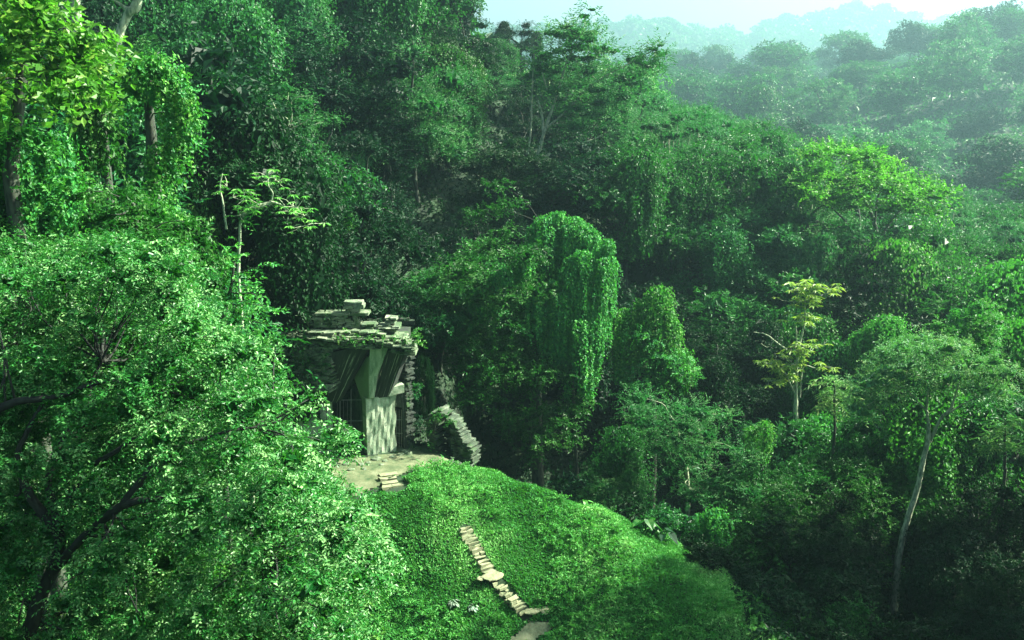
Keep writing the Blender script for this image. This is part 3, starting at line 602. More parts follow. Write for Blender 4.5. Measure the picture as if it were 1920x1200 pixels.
def fern(px, py, Y_, label, seed):
    hero('frond_tree', label, [], [[(px, py + 90, Y_, .08), (px, py + 40, Y_, .06), (px, py, Y_, .04)]], 'pale', seed=seed,
         extra=lambda LV, WD, rg: [sprays(LV, rg, np.tile(P(px + rg.normal() * 6, py + rg.rand() * 60, Y_), (1, 1)), np.array([[math.cos(u), math.sin(u), .7]]), 1.5, 26, .32, .07, .7, .1) for u in np.arange(0, 22, .55)])
fern(1565, 715, 52, 'small tree with arching pale fronds left of the umbrella tree', 78)
fern(1885, 790, 46, 'small tree with glossy fronds under the right side of the umbrella crown', 79)

# giant-leaved plants
def giant(label, px, py, Y_, n, size, mat='leaf', seed=0, name='giant_leaved_plant'):
    rg = np.random.RandomState(seed); c = P(px, py, Y_); g = float(T(c[0], c[1])); org = np.array([c[0], c[1], g])
    V = []; F = []; WD = Wood(); nv = 0
    for i in range(n):
        u = i / n * 6.28 + rg.rand() * .6; r = size * rg.uniform(.3, 1.3)
        tip = np.array([math.cos(u) * r, math.sin(u) * r, size * rg.uniform(.5, 1.4)])
        WD.limb((0, 0, -.1), tip, .03, .015, rg, .1, .1, n=5, k=5)
        a = unit(np.array([math.cos(u), math.sin(u), -.55 + rg.normal() * .2])); s = unit(np.cross(a, UP)); nn = np.cross(s, a)
        l = size * rg.uniform(.6, 1.0); pr = [(-.15, .0), (-.28, .22), (-.1, .4), (.2, .42), (.55, .26), (1, 0)]
        mid = [tip + a * l * t - nn * l * .12 * t * t for t, _ in pr]
        for sg in (1, -1):
            ed = [m_ + s * sg * w * l + nn * (w * l * .25) for m_, (t, w) in zip(mid, pr)]
            vs = mid + ed; V += vs
            for j in range(5): F.append((nv + j, nv + j + 1, nv + 6 + j + 1, nv + 6 + j))
            nv += 12
    t = thing(name, label, 'plant', org)
    link('stems', WD.mesh('giant_stems', M['leaf']), t)
    link('leaves', npmesh('giant_leaves', np.array(V), np.array(F), M[mat], True, rnd=rg.rand(len(F)) * .5 + .3), t)
giant('giant heart-shaped leaves at the shaded foot of the grass slope', 1205, 985, 42.3, 7, .62, seed=1)
giant('second giant-leaved plant, lower and darker, just right of the first', 1245, 1005, 42.0, 6, .55, 'dark', seed=2)
giant('pair of pale flat leaves at the top edge of the grass under the draped tree', 1094, 943, 43.6, 5, .34, 'vine', seed=3)
giant('pale variegated broad-leaved plant in the grass left of the stairs', 850, 1118, 37.6, 26, .19, 'silver', seed=4)
giant('second pale broad-leaved plant nearer the stairs', 885, 1138, 37.4, 20, .17, 'silver', seed=5)
giant('dusky broad-leaved plant in the thicket below the creeper stump', 1455, 1040, 42, 12, .45, 'dark', seed=6)

#@@RUIN@@
# ------------------------------------------------------------------ the ruin
def Q(cx, cy, Y_): return P(500 + cx / 3.157, 540 + cy / 3.157, Y_)
class Geo:
    def __init__(s): s.v = []; s.f = []; s.uv = []
    def hexa(s, p, uv=None):
        b = len(s.v); s.v += [np.asarray(q, float) for q in p]
        s.uv += (uv if uv is not None else [(q[0] + q[1], q[2]) for q in s.v[b:]])
        for f in ((0, 3, 2, 1), (4, 5, 6, 7), (0, 1, 5, 4), (1, 2, 6, 5), (2, 3, 7, 6), (3, 0, 4, 7)): s.f.append([b + i for i in f])
    def box(s, c, u, n, w, d, h, rg=None, j=0.0):
        """c = bottom front centre, u along, n outward"""
        u = np.asarray(u, float); n = np.asarray(n, float); c = np.asarray(c, float)
        p = [c - u * w / 2, c + u * w / 2, c + u * w / 2 - n * d, c - u * w / 2 - n * d]
        p = p + [q + UP * h for q in p]
        if rg is not None: p = [q + rg.normal(size=3) * j for q in p]
        s.hexa(p)
    def slab(s, quad, back, nu=1):
        """quad: 4 points (bl, br, tr, tl) of a face, thickness vector back"""
        q = [np.asarray(a, float) for a in quad]; b = [a + np.asarray(back) for a in q]
        s.hexa([q[0], q[1], b[1], b[0], q[3], q[2], b[2], b[3]], uv=[(0, 0), (1, 0), (1.3, 0), (-.3, 0), (0, 1), (1, 1), (1.3, 1), (-.3, 1)])
    def mesh(s, name, mat, org, smooth=False): return npmesh(name, np.array(s.v) - np.asarray(org), np.array(s.f), mat, smooth, uv=np.array(s.uv))
A26 = R(26); U = np.array([math.cos(A26), math.sin(A26), 0]); NN = np.array([math.sin(A26), -math.cos(A26), 0])
C0 = Q(597, 992, 46.5); C0[2] = 0.0
def masonry(g, a, b, z0, z1, depth, rg, sh=.11, sl=.34, rough=.03, prof=None, n=None):
    """courses of flat rough stones between ground points a and b"""
    a = np.asarray(a, float); b = np.asarray(b, float); L = np.linalg.norm((b - a)[:2]); u = (b - a); u[2] = 0; u = u / L
    if n is None: n = np.array([u[1], -u[0], 0])
    z = z0
    while z < z1 - .02:
        h = min(sh * rg.uniform(.6, 1.3), z1 - z + .03); t = -rg.rand() * sl * .5
        while t < L:
            w = sl * rg.uniform(.5, 1.7); tm = t + w / 2
            ok = True if prof is None else z < prof(tm / L)
            if ok and tm < L: g.box(a * np.array([1, 1, 0]) + u * tm + n * rg.normal() * rough + UP * z, u, n, w * .97, depth + rg.normal() * rough, h * .93, rg, .010)
            t += w
        z += h
ruin = thing('temple_ruin', 'half-collapsed pale stone temple with a broken vault, standing on the terrace left of centre', 'ruin', C0)
rg = np.random.RandomState(77)
H1 = float(Q(600, 655, 46.5)[2])            # springing height of the vault
def part(name, g, mat): return link(name, g.mesh(name, M[mat], C0), ruin)
# the big pier (cross wall): broad lit face, narrow side, recessed jamb
g = Geo(); w0 = 1.50
nu = 10; nh = 8
pts = lambda i, j, d: C0 + U * (w0 * i / nu + (.05 * math.sin(j * 1.7) + .12 * max(0, j / nh - .5)) * (i == nu)) + UP * (H1 * j / nh) - NN * (d + .02 * math.sin(i * 2.1 + j * 1.3) * (0 < i < nu))
for i in range(nu):
    for j in range(nh):
        p = [pts(i, j, 0), pts(i + 1, j, 0), pts(i + 1, j, .6), pts(i, j, .6), pts(i, j + 1, 0), pts(i + 1, j + 1, 0), pts(i + 1, j + 1, .6), pts(i, j + 1, .6)]
        g.hexa(p, uv=[((q - C0) @ U, q[2]) for q in p])
part('pier', g, 'plaster')
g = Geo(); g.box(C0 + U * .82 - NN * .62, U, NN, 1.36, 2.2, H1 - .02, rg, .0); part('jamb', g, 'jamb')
g = Geo()    # ledge slab on the pier top, running on to the right
a = Q(722, 642, 46.9); b = Q(815, 618, 47.2); g.slab([a, b, b + UP * .42, a + UP * .40], -NN * .9)
part('ledge', g, 'plaster')
# springing of the vault: the kite-shaped smooth end and its lit flank
top = Q(605, 410, 46.0); bot = Q(602, 655, 46.48); bl = Q(560, 655, 47.1); ml = Q(513, 520, 47.5); tl = Q(575, 415, 46.9)
g = Geo()
bk = -NN * .5
def prism(g, face, back):
    n = len(face); b = len(g.v); g.v += [np.asarray(p, float) for p in face] + [np.asarray(p, float) + back for p in face]
    g.uv += [(p[0], p[2]) for p in g.v[b:]]
    c0 = len(g.v); g.v += [np.mean(face, 0), np.mean(face, 0) + back]; g.uv += [(0, 0), (0, 0)]
    for i in range(n):
        j = (i + 1) % n
        g.f += [[b + i, b + j, c0, c0], [b + n + j, b + n + i, c0 + 1, c0 + 1], [b + i, b + n + i, b + n + j, b + j]]
def tri_ok(g):   # centre fans as thin quads instead of degenerate ones
    for f in g.f:
        if f[2] == f[3]:
            m = len(g.v); g.v.append((g.v[f[0]] + g.v[f[2]]) / 2); g.uv.append((0, 0)); f[3] = m
prism(g, [bot, top, tl, ml, bl], np.array([.15, .6, 0])); tri_ok(g); part('vault_end', g, 'smooth')
g = Geo()
g.slab([Q(605, 655, 46.46), Q(634, 652, 46.6), Q(655, 520, 46.25), Q(605, 520, 46.2)], np.array([.1, .5, 0]))
g.slab([Q(605, 520, 46.19), Q(655, 520, 46.24), Q(725, 340, 45.85), Q(612, 335, 45.8)], np.array([.1, .5, 0]))
part('vault_flank', g, 'plaster')
# overhanging streaked soffits left and right
def soffit(name, bl_, br_, tr_, tl_, yb, yt):
    g = Geo(); n_ = 5
    L_ = lambda a, b, t: (a[0] + (b[0] - a[0]) * t, a[1] + (b[1] - a[1]) * t)
    def pt(s_, t_):
        a_ = L_(bl_, br_, s_); b_ = L_(tl_, tr_, s_); c_ = L_(a_, b_, t_)
        return Q(c_[0], c_[1], yb + (yt - yb) * t_ + .6 * s_ * .3 + .03 * math.sin(s_ * 9 + t_ * 5))
    W_ = 2.0
    for i in range(n_):
        for j in range(n_):
            s0, s1, t0, t1 = i / n_, (i + 1) / n_, j / n_, (j + 1) / n_
            q = [pt(s0, t0), pt(s1, t0), pt(s1, t1), pt(s0, t1)]; bk_ = np.array([.15, .55, 0])
            b_ = [x + bk_ for x in q]
            g.hexa([q[0], q[1], b_[1], b_[0], q[3], q[2], b_[2], b_[3]], uv=[(s0 * W_, t0), (s1 * W_, t0), (s1 * W_, t0), (s0 * W_, t0), (s0 * W_, t1), (s1 * W_, t1), (s1 * W_, t1), (s0 * W_, t1)])
    part(name, g, 'streak')
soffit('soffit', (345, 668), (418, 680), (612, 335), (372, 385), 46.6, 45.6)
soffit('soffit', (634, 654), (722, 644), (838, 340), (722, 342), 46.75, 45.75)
# left pier strip and left wall seen through the leaves
g = Geo(); a = Q(367, 1000, 46.9); a[2] = 0; b = Q(400, 1000, 47.1); b[2] = 0; hh = Q(370, 676, 46.95)[2]
g.slab([a, b, b + UP * hh, a + UP * hh], np.array([-.3, .6, 0])); part('pier', g, 'plaster')
g = Geo(); a = Q(60, 1010, 46.6); a[2] = 0; b = Q(362, 1005, 46.9); b[2] = 0
g.slab([a, b, b + UP * (hh - .05), a + UP * (hh - .1)], np.array([0, .5, 0])); part('wall', g, 'plaster')
# walls closing the dark rooms, right-hand side wall
g = Geo()
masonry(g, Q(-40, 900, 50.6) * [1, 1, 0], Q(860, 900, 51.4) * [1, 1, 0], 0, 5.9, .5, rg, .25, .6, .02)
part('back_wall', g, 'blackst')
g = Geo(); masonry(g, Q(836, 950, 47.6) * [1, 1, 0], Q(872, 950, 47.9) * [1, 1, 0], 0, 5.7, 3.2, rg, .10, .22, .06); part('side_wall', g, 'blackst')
g = Geo()   # stained remnant of the right room: jamb and lintel around a black door
a = Q(808, 955, 47.55); a[2] = 0; b = Q(836, 955, 47.62); b[2] = 0; g.slab([a, b, b + UP * 3.1, a + UP * 3.2], np.array([0, .6, 0]))
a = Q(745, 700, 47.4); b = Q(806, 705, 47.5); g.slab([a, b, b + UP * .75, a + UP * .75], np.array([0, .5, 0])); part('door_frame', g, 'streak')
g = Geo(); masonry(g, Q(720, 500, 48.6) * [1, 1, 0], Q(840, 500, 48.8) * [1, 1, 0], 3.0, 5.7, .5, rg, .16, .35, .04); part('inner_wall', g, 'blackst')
# frieze above the left wall
g = Geo()
masonry(g, Q(85, 400, 46.25) * [1, 1, 0], Q(372, 400, 45.6) * [1, 1, 0], hh + .9, float(Q(200, 232, 46.8)[2]) - .1, 1.6, rg, .09, .30, .07)
part('frieze', g, 'masonry')
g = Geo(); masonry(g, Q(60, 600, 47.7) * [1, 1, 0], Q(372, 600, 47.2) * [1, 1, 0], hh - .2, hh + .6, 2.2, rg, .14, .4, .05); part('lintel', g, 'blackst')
# roof: ragged layers of flagstones
g = Geo()
ra = Q(70, 232, 46.2); rb = Q(352, 236, 45.6); rc_ = Q(850, 300, 45.6)
ra[2] -= .2; rb[2] -= .22; zt = float(ra[2]); zt2 = float(rb[2])
for (a_, b_, zb0, zt0) in ((ra, rb, zt2 - .55, zt2), (rb, rc_, zt2 - .78, zt2)):
    Lr = np.linalg.norm((b_ - a_)[:2]); nl = 12
    for i in range(nl):
        zz = zb0 + (zt0 - zb0) * i / nl; t = -.1
        while t < Lr + .05:
            w = rg.uniform(.12, .5); tt = min(max((t + w / 2) / Lr, 0), 1); c = a_ + (b_ - a_) * tt; c = c * [1, 1, 0]
            drop = 0 if a_ is ra else .42 * max(0, tt - .55) / .45
            if a_ is rb and i > 8 and tt > .93: t += w; continue
            out = .12 * math.sin(i * 1.1) + rg.normal() * .09 + (.25 if i in (4, 5, 6, 7) else 0)
            if rg.rand() > .06: g.box(c + np.array([0, -out, zz - drop]), (b_ - a_) * [1, 1, 0] / Lr, np.array([0, -1, 0]), w * .98, rg.uniform(1.1, 1.5), (zt0 - zb0) / nl * .92, rg, .014)
            t += w
part('roof', g, 'roofstone')
g = Geo(); a_ = Q(60, 300, 47.3); b_ = Q(735, 300, 47.0); g.slab([a_ * [1, 1, 0] + UP * (zt - 1.3), b_ * [1, 1, 0] + UP * (zt - 1.5), b_ * [1, 1, 0] + UP * (zt - .75), a_ * [1, 1, 0] + UP * (zt - .6)], np.array([.6, 3.6, 0])); part('roof_slab', g, 'blackst')  # hidden rear slab added to keep light out of the rooms
# remains of the roof comb
def blockpart(name, cx0, cx1, cy0, cy1, Y_, d, mat='masonry', sh=.1, sl=.26, rough=.02):
    g = Geo(); a = Q(cx0, cy1, Y_); b = Q(cx1, cy1, Y_)
    masonry(g, a, b, float(a[2]) - .05, float(Q(cx0, cy0, Y_)[2]), d, rg, sh, sl, rough); return part(name, g, mat)
blockpart('comb_block', 480, 558, 86, 148, 46.35, .7, 'masonry', .16, .5, .015)
blockpart('comb_slab', 318, 584, 147, 156, 46.35, .9, 'roofstone', .09, .7)
blockpart('comb_pier', 474, 500, 158, 232, 46.35, .5); blockpart('comb_pier', 518, 552, 158, 232, 46.35, .6, 'roofstone')
blockpart('comb_pier', 344, 418, 158, 228, 46.35, .5, 'roofstone'); blockpart('comb_pier', 424, 468, 158, 228, 46.35, .5)
blockpart('comb_pier', 236, 268, 182, 228, 46.35, .6); blockpart('comb_pier', 288, 338, 176, 228, 46.35, .6, 'roofstone')
blockpart('comb_slab', 230, 338, 158, 180, 46.35, .7, 'roofstone', .07, .4, .05)
blockpart('comb_rubble', 112, 204, 182, 232, 46.35, .8, 'roofstone', .07, .3, .06); blockpart('comb_rubble', 570, 640, 214, 240, 46.35, .8, 'masonry', .08, .25, .08)
blockpart('comb_rubble', 665, 780, 228, 262, 46.1, 1.0, 'masonry', .08, .28, .1); blockpart('comb_rubble', 706, 770, 176, 210, 46.35, .6, 'masonry', .08, .2, .08)
# iron gate in the doorways
WD = Wood()
for cx in (435, 500): WD.tube([Q(cx, 1000, 47.5) * [1, 1, 0], Q(cx, 600, 47.5)], .022, 6)
for cy in (664, 788, 900): WD.tube([Q(402, cy, 47.48), Q(566, cy - 2, 47.52)], .02, 6)
for cx in (418, 455, 478): WD.tube([Q(cx, 1000, 47.52) * [1, 1, 0], Q(cx, 664, 47.52)], .007, 5)
link('gate', WD.mesh('gate', M['iron'], C0), ruin)
WD = Wood()
for cx in (770, 784, 798): WD.tube([Q(cx, 965, 47.7) * [1, 1, 0], Q(cx, 720, 47.7)], .012, 5)
for cy in (860, 780): WD.tube([Q(758, cy, 47.68), Q(806, cy, 47.7)], .012, 5)
link('gate', WD.mesh('gate', M['iron'], C0), ruin)
# low rubble wall with a black arch, right of the ruin
ca = Q(1060, 1010, 46.6); ca[2] = float(T(ca[0], ca[1]))
aw = thing('rubble_arch', 'low mossy rubble wall with a black arched recess, right of the temple ruin', 'ruin', ca)
g = Geo(); a = Q(945, 1000, 47.6) * [1, 1, 0]; b = Q(1195, 1010, 46.6) * [1, 1, 0]
z1 = float(Q(1030, 742, 47)[2]) - ca[2]
uu = unit(b - a); nn_ = np.array([uu[1], -uu[0], 0]); L_ = np.linalg.norm(b - a); z = float(ca[2]) - .4
while z < z1 + ca[2]:
    h = rg.uniform(.09, .16); t = 0; q = (z - ca[2]) / z1
    while t < L_:
        w = rg.uniform(.14, .4); f = (t + w / 2) / L_
        prof = min(1.0, .82 + f * .6) if f < .42 else 1 - (f - .42) * 1.25 + .05 * math.sin(f * 23)
        arch = abs(f - .42) < .2 * math.sqrt(max(0, 1 - max(0, q - .25) ** 2 / .35)) and q < .82
        if q < prof and f > .02 + .04 * math.sin(q * 9): g.box(a + uu * (t + w / 2) - nn_ * (.9 if arch else 0) + nn_ * rg.normal() * .05 + UP * z, uu, nn_, w * .95, .35 if arch else .95, h * .92, rg, .02)
        t += w
    z += h
link('wall', g.mesh('wall', M['rubble'], ca), aw)
# loose stones: a few single ones, the crumbs as rubble
def stone(name, label, p, s, mat, seed, group=None, cat='stone'):
    rr = np.random.RandomState(seed); ic = []
    u = np.linspace(0, 2 * math.pi, 10, endpoint=False); V_ = []; F_ = []
    for j, (zz, r_) in enumerate(((0, .75), (.25, 1), (.7, .92), (1, .6))):
        for k_ in range(10): V_.append([math.cos(u[k_]) * r_ * s[0] * rr.uniform(.8, 1.15), math.sin(u[k_]) * r_ * s[1] * rr.uniform(.8, 1.15), (zz - .25) * s[2] * rr.uniform(.9, 1.1)])
    V_.append([0, 0, s[2] * .78]); 
    for j in range(3):
        for k_ in range(10): F_.append([j * 10 + k_, j * 10 + (k_ + 1) % 10, (j + 1) * 10 + (k_ + 1) % 10, (j + 1) * 10 + k_])
    for k_ in range(0, 10, 2): F_.append([30 + k_, 30 + (k_ + 1) % 10, 30 + (k_ + 2) % 10, 40])
    o = link(name, npmesh(name, np.array(V_), np.array(F_), M[mat], False)); o.location = tuple(float(v) for v in p); o.rotation_euler = (rr.normal() * .12, rr.normal() * .12, rr.rand() * 6)
    tag(o, label, cat, group); return o
k_ = 0
for cx, cy, s_ in ((1110, 960, .16), (1135, 975, .2), (1150, 1000, .22), (1180, 990, .2), (1210, 1010, .25), (1195, 1030, .2), (1160, 1035, .18), (1130, 1020, .2), (1240, 1030, .22), (1090, 1030, .15)):
    p = Q(cx, cy, 46.2); p[2] = float(T(p[0], p[1])) + .02
    stone('fallen_stone', 'fallen pale stone at the stepped right end of the rubble wall', p, (s_ * 1.3, s_, s_ * .7), 'rubble', 100 + k_, 'stones at the end of the rubble wall'); k_ += 1
for cx, cy, s_ in ((640, 1022, .17), (660, 1010, .12), (700, 1030, .13), (742, 1005, .13), (790, 992, .16), (820, 975, .18), (600, 1040, .14), (560, 1050, .15), (520, 1030, .15), (470, 1045, .16), (845, 985, .16), (575, 1075, .12), (500, 1080, .15), (680, 1050, .1)):
    p = Q(cx, cy, 46.5); dz = (CZ - p[2]); p = P(500 + cx / 3.157, 540 + cy / 3.157, 1); d_ = p - np.array([0, 0, CZ]); p = np.array([0, 0, CZ]) + d_ * (CZ / -d_[2])
    stone('loose_stone', 'loose stone lying on the terrace in front of the temple ruin', (p[0], p[1], float(T(p[0], p[1])) + .03), (s_ * 1.4, s_, s_ * .6), 'masonry' if k_ % 2 else 'roofstone', 130 + k_, 'loose stones on the terrace'); k_ += 1

# terrace of trodden dirt: a thin sheet following the ground
def g0(px, py, z=0.0):
    d_ = P(px, py, 1) - np.array([0, 0, CZ]); return np.array([0, 0, CZ]) + d_ * ((CZ - z) / -d_[2])
def hitT(px, py):
    d_ = P(px, py, 1) - np.array([0, 0, CZ]); t = 20.0
    while t < 120:
        p = np.array([0, 0, CZ]) + d_ * t
        if p[2] < float(T(p[0], p[1])): return p
        t += .05
    return p
def sheet(name, poly, mat, lift=.03, st=.15, jag=.12):
    xs = [p[0] for p in poly]; ys = [p[1] for p in poly]; V_ = []; F_ = []; idx = {}
    def vid(i, j):
        if (i, j) not in idx:
            x, y = min(xs) + i * st, min(ys) + j * st; idx[(i, j)] = len(V_); V_.append([x, y, float(T(x, y)) + lift + .012 * math.sin(x * 7) * math.sin(y * 6)])
        return idx[(i, j)]
    for i in range(int((max(xs) - min(xs)) / st) + 1):
        for j in range(int((max(ys) - min(ys)) / st) + 1):
            x, y = min(xs) + (i + .5) * st, min(ys) + (j + .5) * st
            if inpoly(x + jag * math.sin(y * 5.1), y + jag * math.sin(x * 4.3 + 1), poly): F_.append([vid(i, j), vid(i + 1, j), vid(i + 1, j + 1), vid(i, j + 1)])
    o = link(name, npmesh(name, np.array(V_), np.array(F_), M[mat], True)); tag(o, kind='structure'); return o
tp = [tuple(g0(*q)[:2]) for q in ((600, 900), (640, 862), (690, 857), (780, 848), (850, 856), (872, 866), (800, 880), (735, 893), (690, 912), (650, 915))]
sheet('terrace', tp, 'dirt')
tp2 = [tuple(g0(*q)[:2]) for q in ((590, 860), (690, 850), (790, 835), (860, 850), (875, 868), (800, 886), (700, 916), (600, 925))]
# ------------------------------------------------------------------ stairs: each flight a thing, each stone step a part
def flight(label, A, B, n, wid, seed, fan=0.0):
    rr = np.random.RandomState(seed); A = np.asarray(A, float); B = np.asarray(B, float)
    org = A.copy(); t = thing('stone_stairs', label, 'stairs', org)
    d = (B - A) * [1, 1, 0]; L_ = np.linalg.norm(d); d = d / L_; s = np.array([-d[1], d[0], 0]); run = L_ / n
    for i in range(n):
        c = A + d * run * (i + .5) + s * rr.normal() * .03; z = float(T(c[0], c[1])) + .10 + rr.normal() * .012
        w = wid * rr.uniform(.82, 1.15) * (1 + fan * i / n); dep = run * rr.uniform(.62, .8)
        g = Geo(); ns = 2 if rr.rand() < .5 else 1; e0 = -w / 2
        for q in range(ns):
            ww = w / ns * rr.uniform(.9, 1.05)
            bx = c + s * (e0 + ww / 2) + UP * (z - c[2] - .16) + d * dep / 2
            g.box(bx, s, d, ww * .95, dep * rr.uniform(.85, 1.1), .16 + rr.normal() * .015, rr, .03); e0 += ww
        link('step', g.mesh('step', M['step'], org), t)
    return t
STA = hitT(870, 990); STM = hitT(920, 1078); STB = hitT(985, 1152)
flight('upper run of pale stone steps climbing the grass slope below the hummock', STA, STM, 13, .68, 1)
flight('lower run of pale stone steps ending at the path by the bottom edge', hitT(932, 1092), STB, 11, .62, 2)
fa = hitT(703, 893); fb = hitT(745, 915)
flight('few worn steps at the near edge of the temple terrace', (fa + hitT(745, 886)) / 2, hitT(738, 917), 4, 1.0, 3)
for n_, (px, py, s_) in enumerate(((926, 1083, .42), (903, 1088, .26), (1000, 1150, .32), (1022, 1148, .26))):
    p = hitT(px, py); stone('flat_stone', ['broad flat stone between the two runs of steps', 'small flat stone left of the broad one between the step runs', 'flat stone at the foot of the lower steps', 'outermost flat stone at the foot of the lower steps'][n_], (p[0], p[1], float(T(p[0], p[1])) + .08), (s_ * 1.5, s_ * .8, .1), 'step', 300 + n_)
pp = [tuple(hitT(*q)[:2]) for q in ((1030, 1165), (1036, 1178), (1010, 1196), (985, 1230), (935, 1230), (960, 1196), (990, 1172))]
sheet('path', pp, 'step', .06, .1, .06)
pp0 = pp

# ------------------------------------------------------------------ ground cover on the slope
def cover():
    rr = np.random.RandomState(9); LV = Leaves(); n = 420000
    x = rr.uniform(-13, 13, n); y = rr.uniform(32.5, 50, n)
    lump = np.clip(.45 + .9 * wob(x, y, 1.9, 21) + .8 * wob(x, y, 4.5, 22), 0, 1.7)
    hgt = .04 + .20 * lump
    keepm = np.ones(n, bool)
    def seg(ax, ay, bx, by, w):
        nonlocal keepm
        vx, vy = bx - ax, by - ay; t = np.clip(((x - ax) * vx + (y - ay) * vy) / (vx * vx + vy * vy), 0, 1)
        keepm &= np.hypot(x - ax - vx * t, y - ay - vy * t) > w
    seg(STA[0] * .93 + STM[0] * .07, STA[1] * .93 + STM[1] * .07, STM[0], STM[1], .29); seg(STM[0], STM[1], STB[0], STB[1], .30); seg(fa[0], fa[1], fb[0], fb[1], .6)
    M2 = np.array([inpoly(a, b, tp) or inpoly(a, b, pp0) or (inpoly(a, b, tp2) and rr.rand() > .06) for a, b in zip(x, y)])
    keepm &= ~M2; keepm &= ~((x > -13) & (x < -3.2) & (y > 46.6 + .4 * (x + 7) * (x > -7)))
    keepm &= ((y < 47.5) | (x > -2.5)) & (shoulder(x, y) < 3.2 + .8 * rr.rand(n))
    # thin out where the forest shades it
    keepm &= rr.rand(n) < np.where(y > 46, .35, 1)
    sd_ = np.hypot((x - (STA[0] + STB[0]) / 2) / 2.2, (y - (STA[1] + STB[1]) / 2) / 2.6)
    hgt = hgt * np.clip(sd_ - .15, .25, 1)
    x, y, hgt, lump = x[keepm], y[keepm], hgt[keepm], lump[keepm]; m = len(x)
    z = T(x, y) + hgt * rr.rand(m) ** .6
    ax = rnd3(rr, m) + UP * .35; nn = rnd3(rr, m) * .55 + UP * .8
    s = rr.uniform(.07, .17, m) * (1 + .3 * (rr.rand(m) < .08))
    blade = rr.rand(m) < .45
    ax[blade] += UP * .9
    w = np.where(blade, s * .22, s * .62); s = np.where(blade, s * 1.7, s)
    tone = np.clip(.45 + .55 * wob(x, y, .8, 33) + .3 * (lump - .6) + rr.normal(size=m) * .2, 0, 1)  # broad bands and paler lump tops put light and shade into the tones
    LV.add(np.stack([x, y, z], 1), ax, nn, s, w, tone)
    q = 1500; px_ = rr.uniform(-12, 10, q); py_ = rr.uniform(33, 46, q); l2 = wob(px_, py_, 1.3, 51)
    ok = (l2 > -.1) & (shoulder(px_, py_) < .6) & (py_ < 44.8) & np.array([not (inpoly(a, b, tp) or inpoly(a, b, pp0)) for a, b in zip(px_, py_)])
    for (a0, b0, a1, b1) in ((STA[0], STA[1], STM[0], STM[1]), (STM[0], STM[1], STB[0], STB[1]), (fa[0], fa[1], fb[0], fb[1])):
        vx, vy = a1 - a0, b1 - b0; t_ = np.clip(((px_ - a0) * vx + (py_ - b0) * vy) / (vx * vx + vy * vy), 0, 1); ok &= np.hypot(px_ - a0 - vx * t_, py_ - b0 - vy * t_) > .8
    px_, py_ = px_[ok], py_[ok]
    for a, b in zip(px_, py_):      # taller weeds in tufts
        h = rr.uniform(.25, .75); e = rr.randint(5, 12); c = np.array([a, b, float(T(a, b)) + .1])
        D = rnd3(rr, e) * .8 + UP * 1.1
        sprays(LV, rr, np.tile(c, (e, 1)) + rr.normal(size=(e, 3)) * [.15, .15, .05], D, h, 8, .13, .06, .5, .4, np.clip(rr.rand(e) * .5 + .3, 0, 1))
    o = link('grass', LV.mesh('grass', M['cover'])); tag(o, 'fluffy bright green ground cover on the temple mound around the stairs', 'ground cover', kind='stuff')
cover()
def undergrowth():
    rr = np.random.RandomState(19); LV = Leaves(); n = 170000
    y = 30 + 100 * rr.rand(n) ** 1.3; x = rr.uniform(-.62, .66, n) * y
    ok = ~((x > -15) & (x < 9.5) & (y < 47.5)) & ~((x > -16) & (x < -1.5) & (y < 52.5)) & ~((x < 0) & (y < 40)); x, y = x[ok], y[ok]; m = len(x)
    hg = np.clip(.5 + .8 * wob(x, y, .9, 41), .1, 1.5)
    s = rr.uniform(.2, .42, m) * (.7 + y / 130)
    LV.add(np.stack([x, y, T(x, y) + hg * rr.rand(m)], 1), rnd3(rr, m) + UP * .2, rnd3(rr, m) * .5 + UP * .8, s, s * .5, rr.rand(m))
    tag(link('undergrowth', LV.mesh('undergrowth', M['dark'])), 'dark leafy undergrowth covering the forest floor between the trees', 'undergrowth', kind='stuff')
    n = 90000; LV2 = Leaves(); y = 118 + 850 * rr.rand(n) ** 1.3; x = rr.uniform(-.05, .68, n) * y + rr.normal(size=n) * 4
    s = rr.uniform(1.2, 2.6, n) * (.6 + y / 600); d = rnd3(rr, n)
    LV2.add(np.stack([x, y, T(x, y) + rr.rand(n) * 4 * np.clip(.6 + wob(x, y, .12, 43), .1, 1.6)], 1), rnd3(rr, n), rnd3(rr, n) * .6 + UP * .8, s, s * .6, rr.rand(n))
    tag(link('undergrowth', LV2.mesh('undergrowth_far', M['leaf'])), 'low jungle filling the hazy valley floor between the far trees', 'undergrowth', kind='stuff')
undergrowth()
# small plants growing on the ruin
def ruinplant(label, pts, mat, L, W, seed, name='roof_plant'):
    rr = np.random.RandomState(seed); LV = Leaves(); WD = Wood(); base = Q(*pts[0][:3])
    for cx, cy, Y_, rp in pts:
        c = Q(cx, cy, Y_); clump(LV, rr, c, rp / 3.157 * mpp(Y_), 90, .3, 6, L, W, .8, .6, .4)
        WD.limb(base - [0, -.3, .05], c, .02, .008, rr, .1, n=5, k=4)
    t = thing(name, label, 'plant', base); link('stems', WD.mesh('stems', M['bark'], base), t); link('foliage', LV.mesh('foliage', M[mat], base), t)
ruinplant('bright little plant sprouting from the right corner of the roof', [(870, 320, 45.6, 26), (895, 290, 45.5, 36), (905, 320, 45.5, 26), (885, 250, 45.5, 20)], 'vine', .12, .07, 1)
ruinplant('dull plant clinging halfway up the right side wall of the ruin', [(885, 600, 46.9, 34), (880, 650, 46.9, 24), (895, 570, 46.9, 22)], 'leaf', .13, .07, 2)
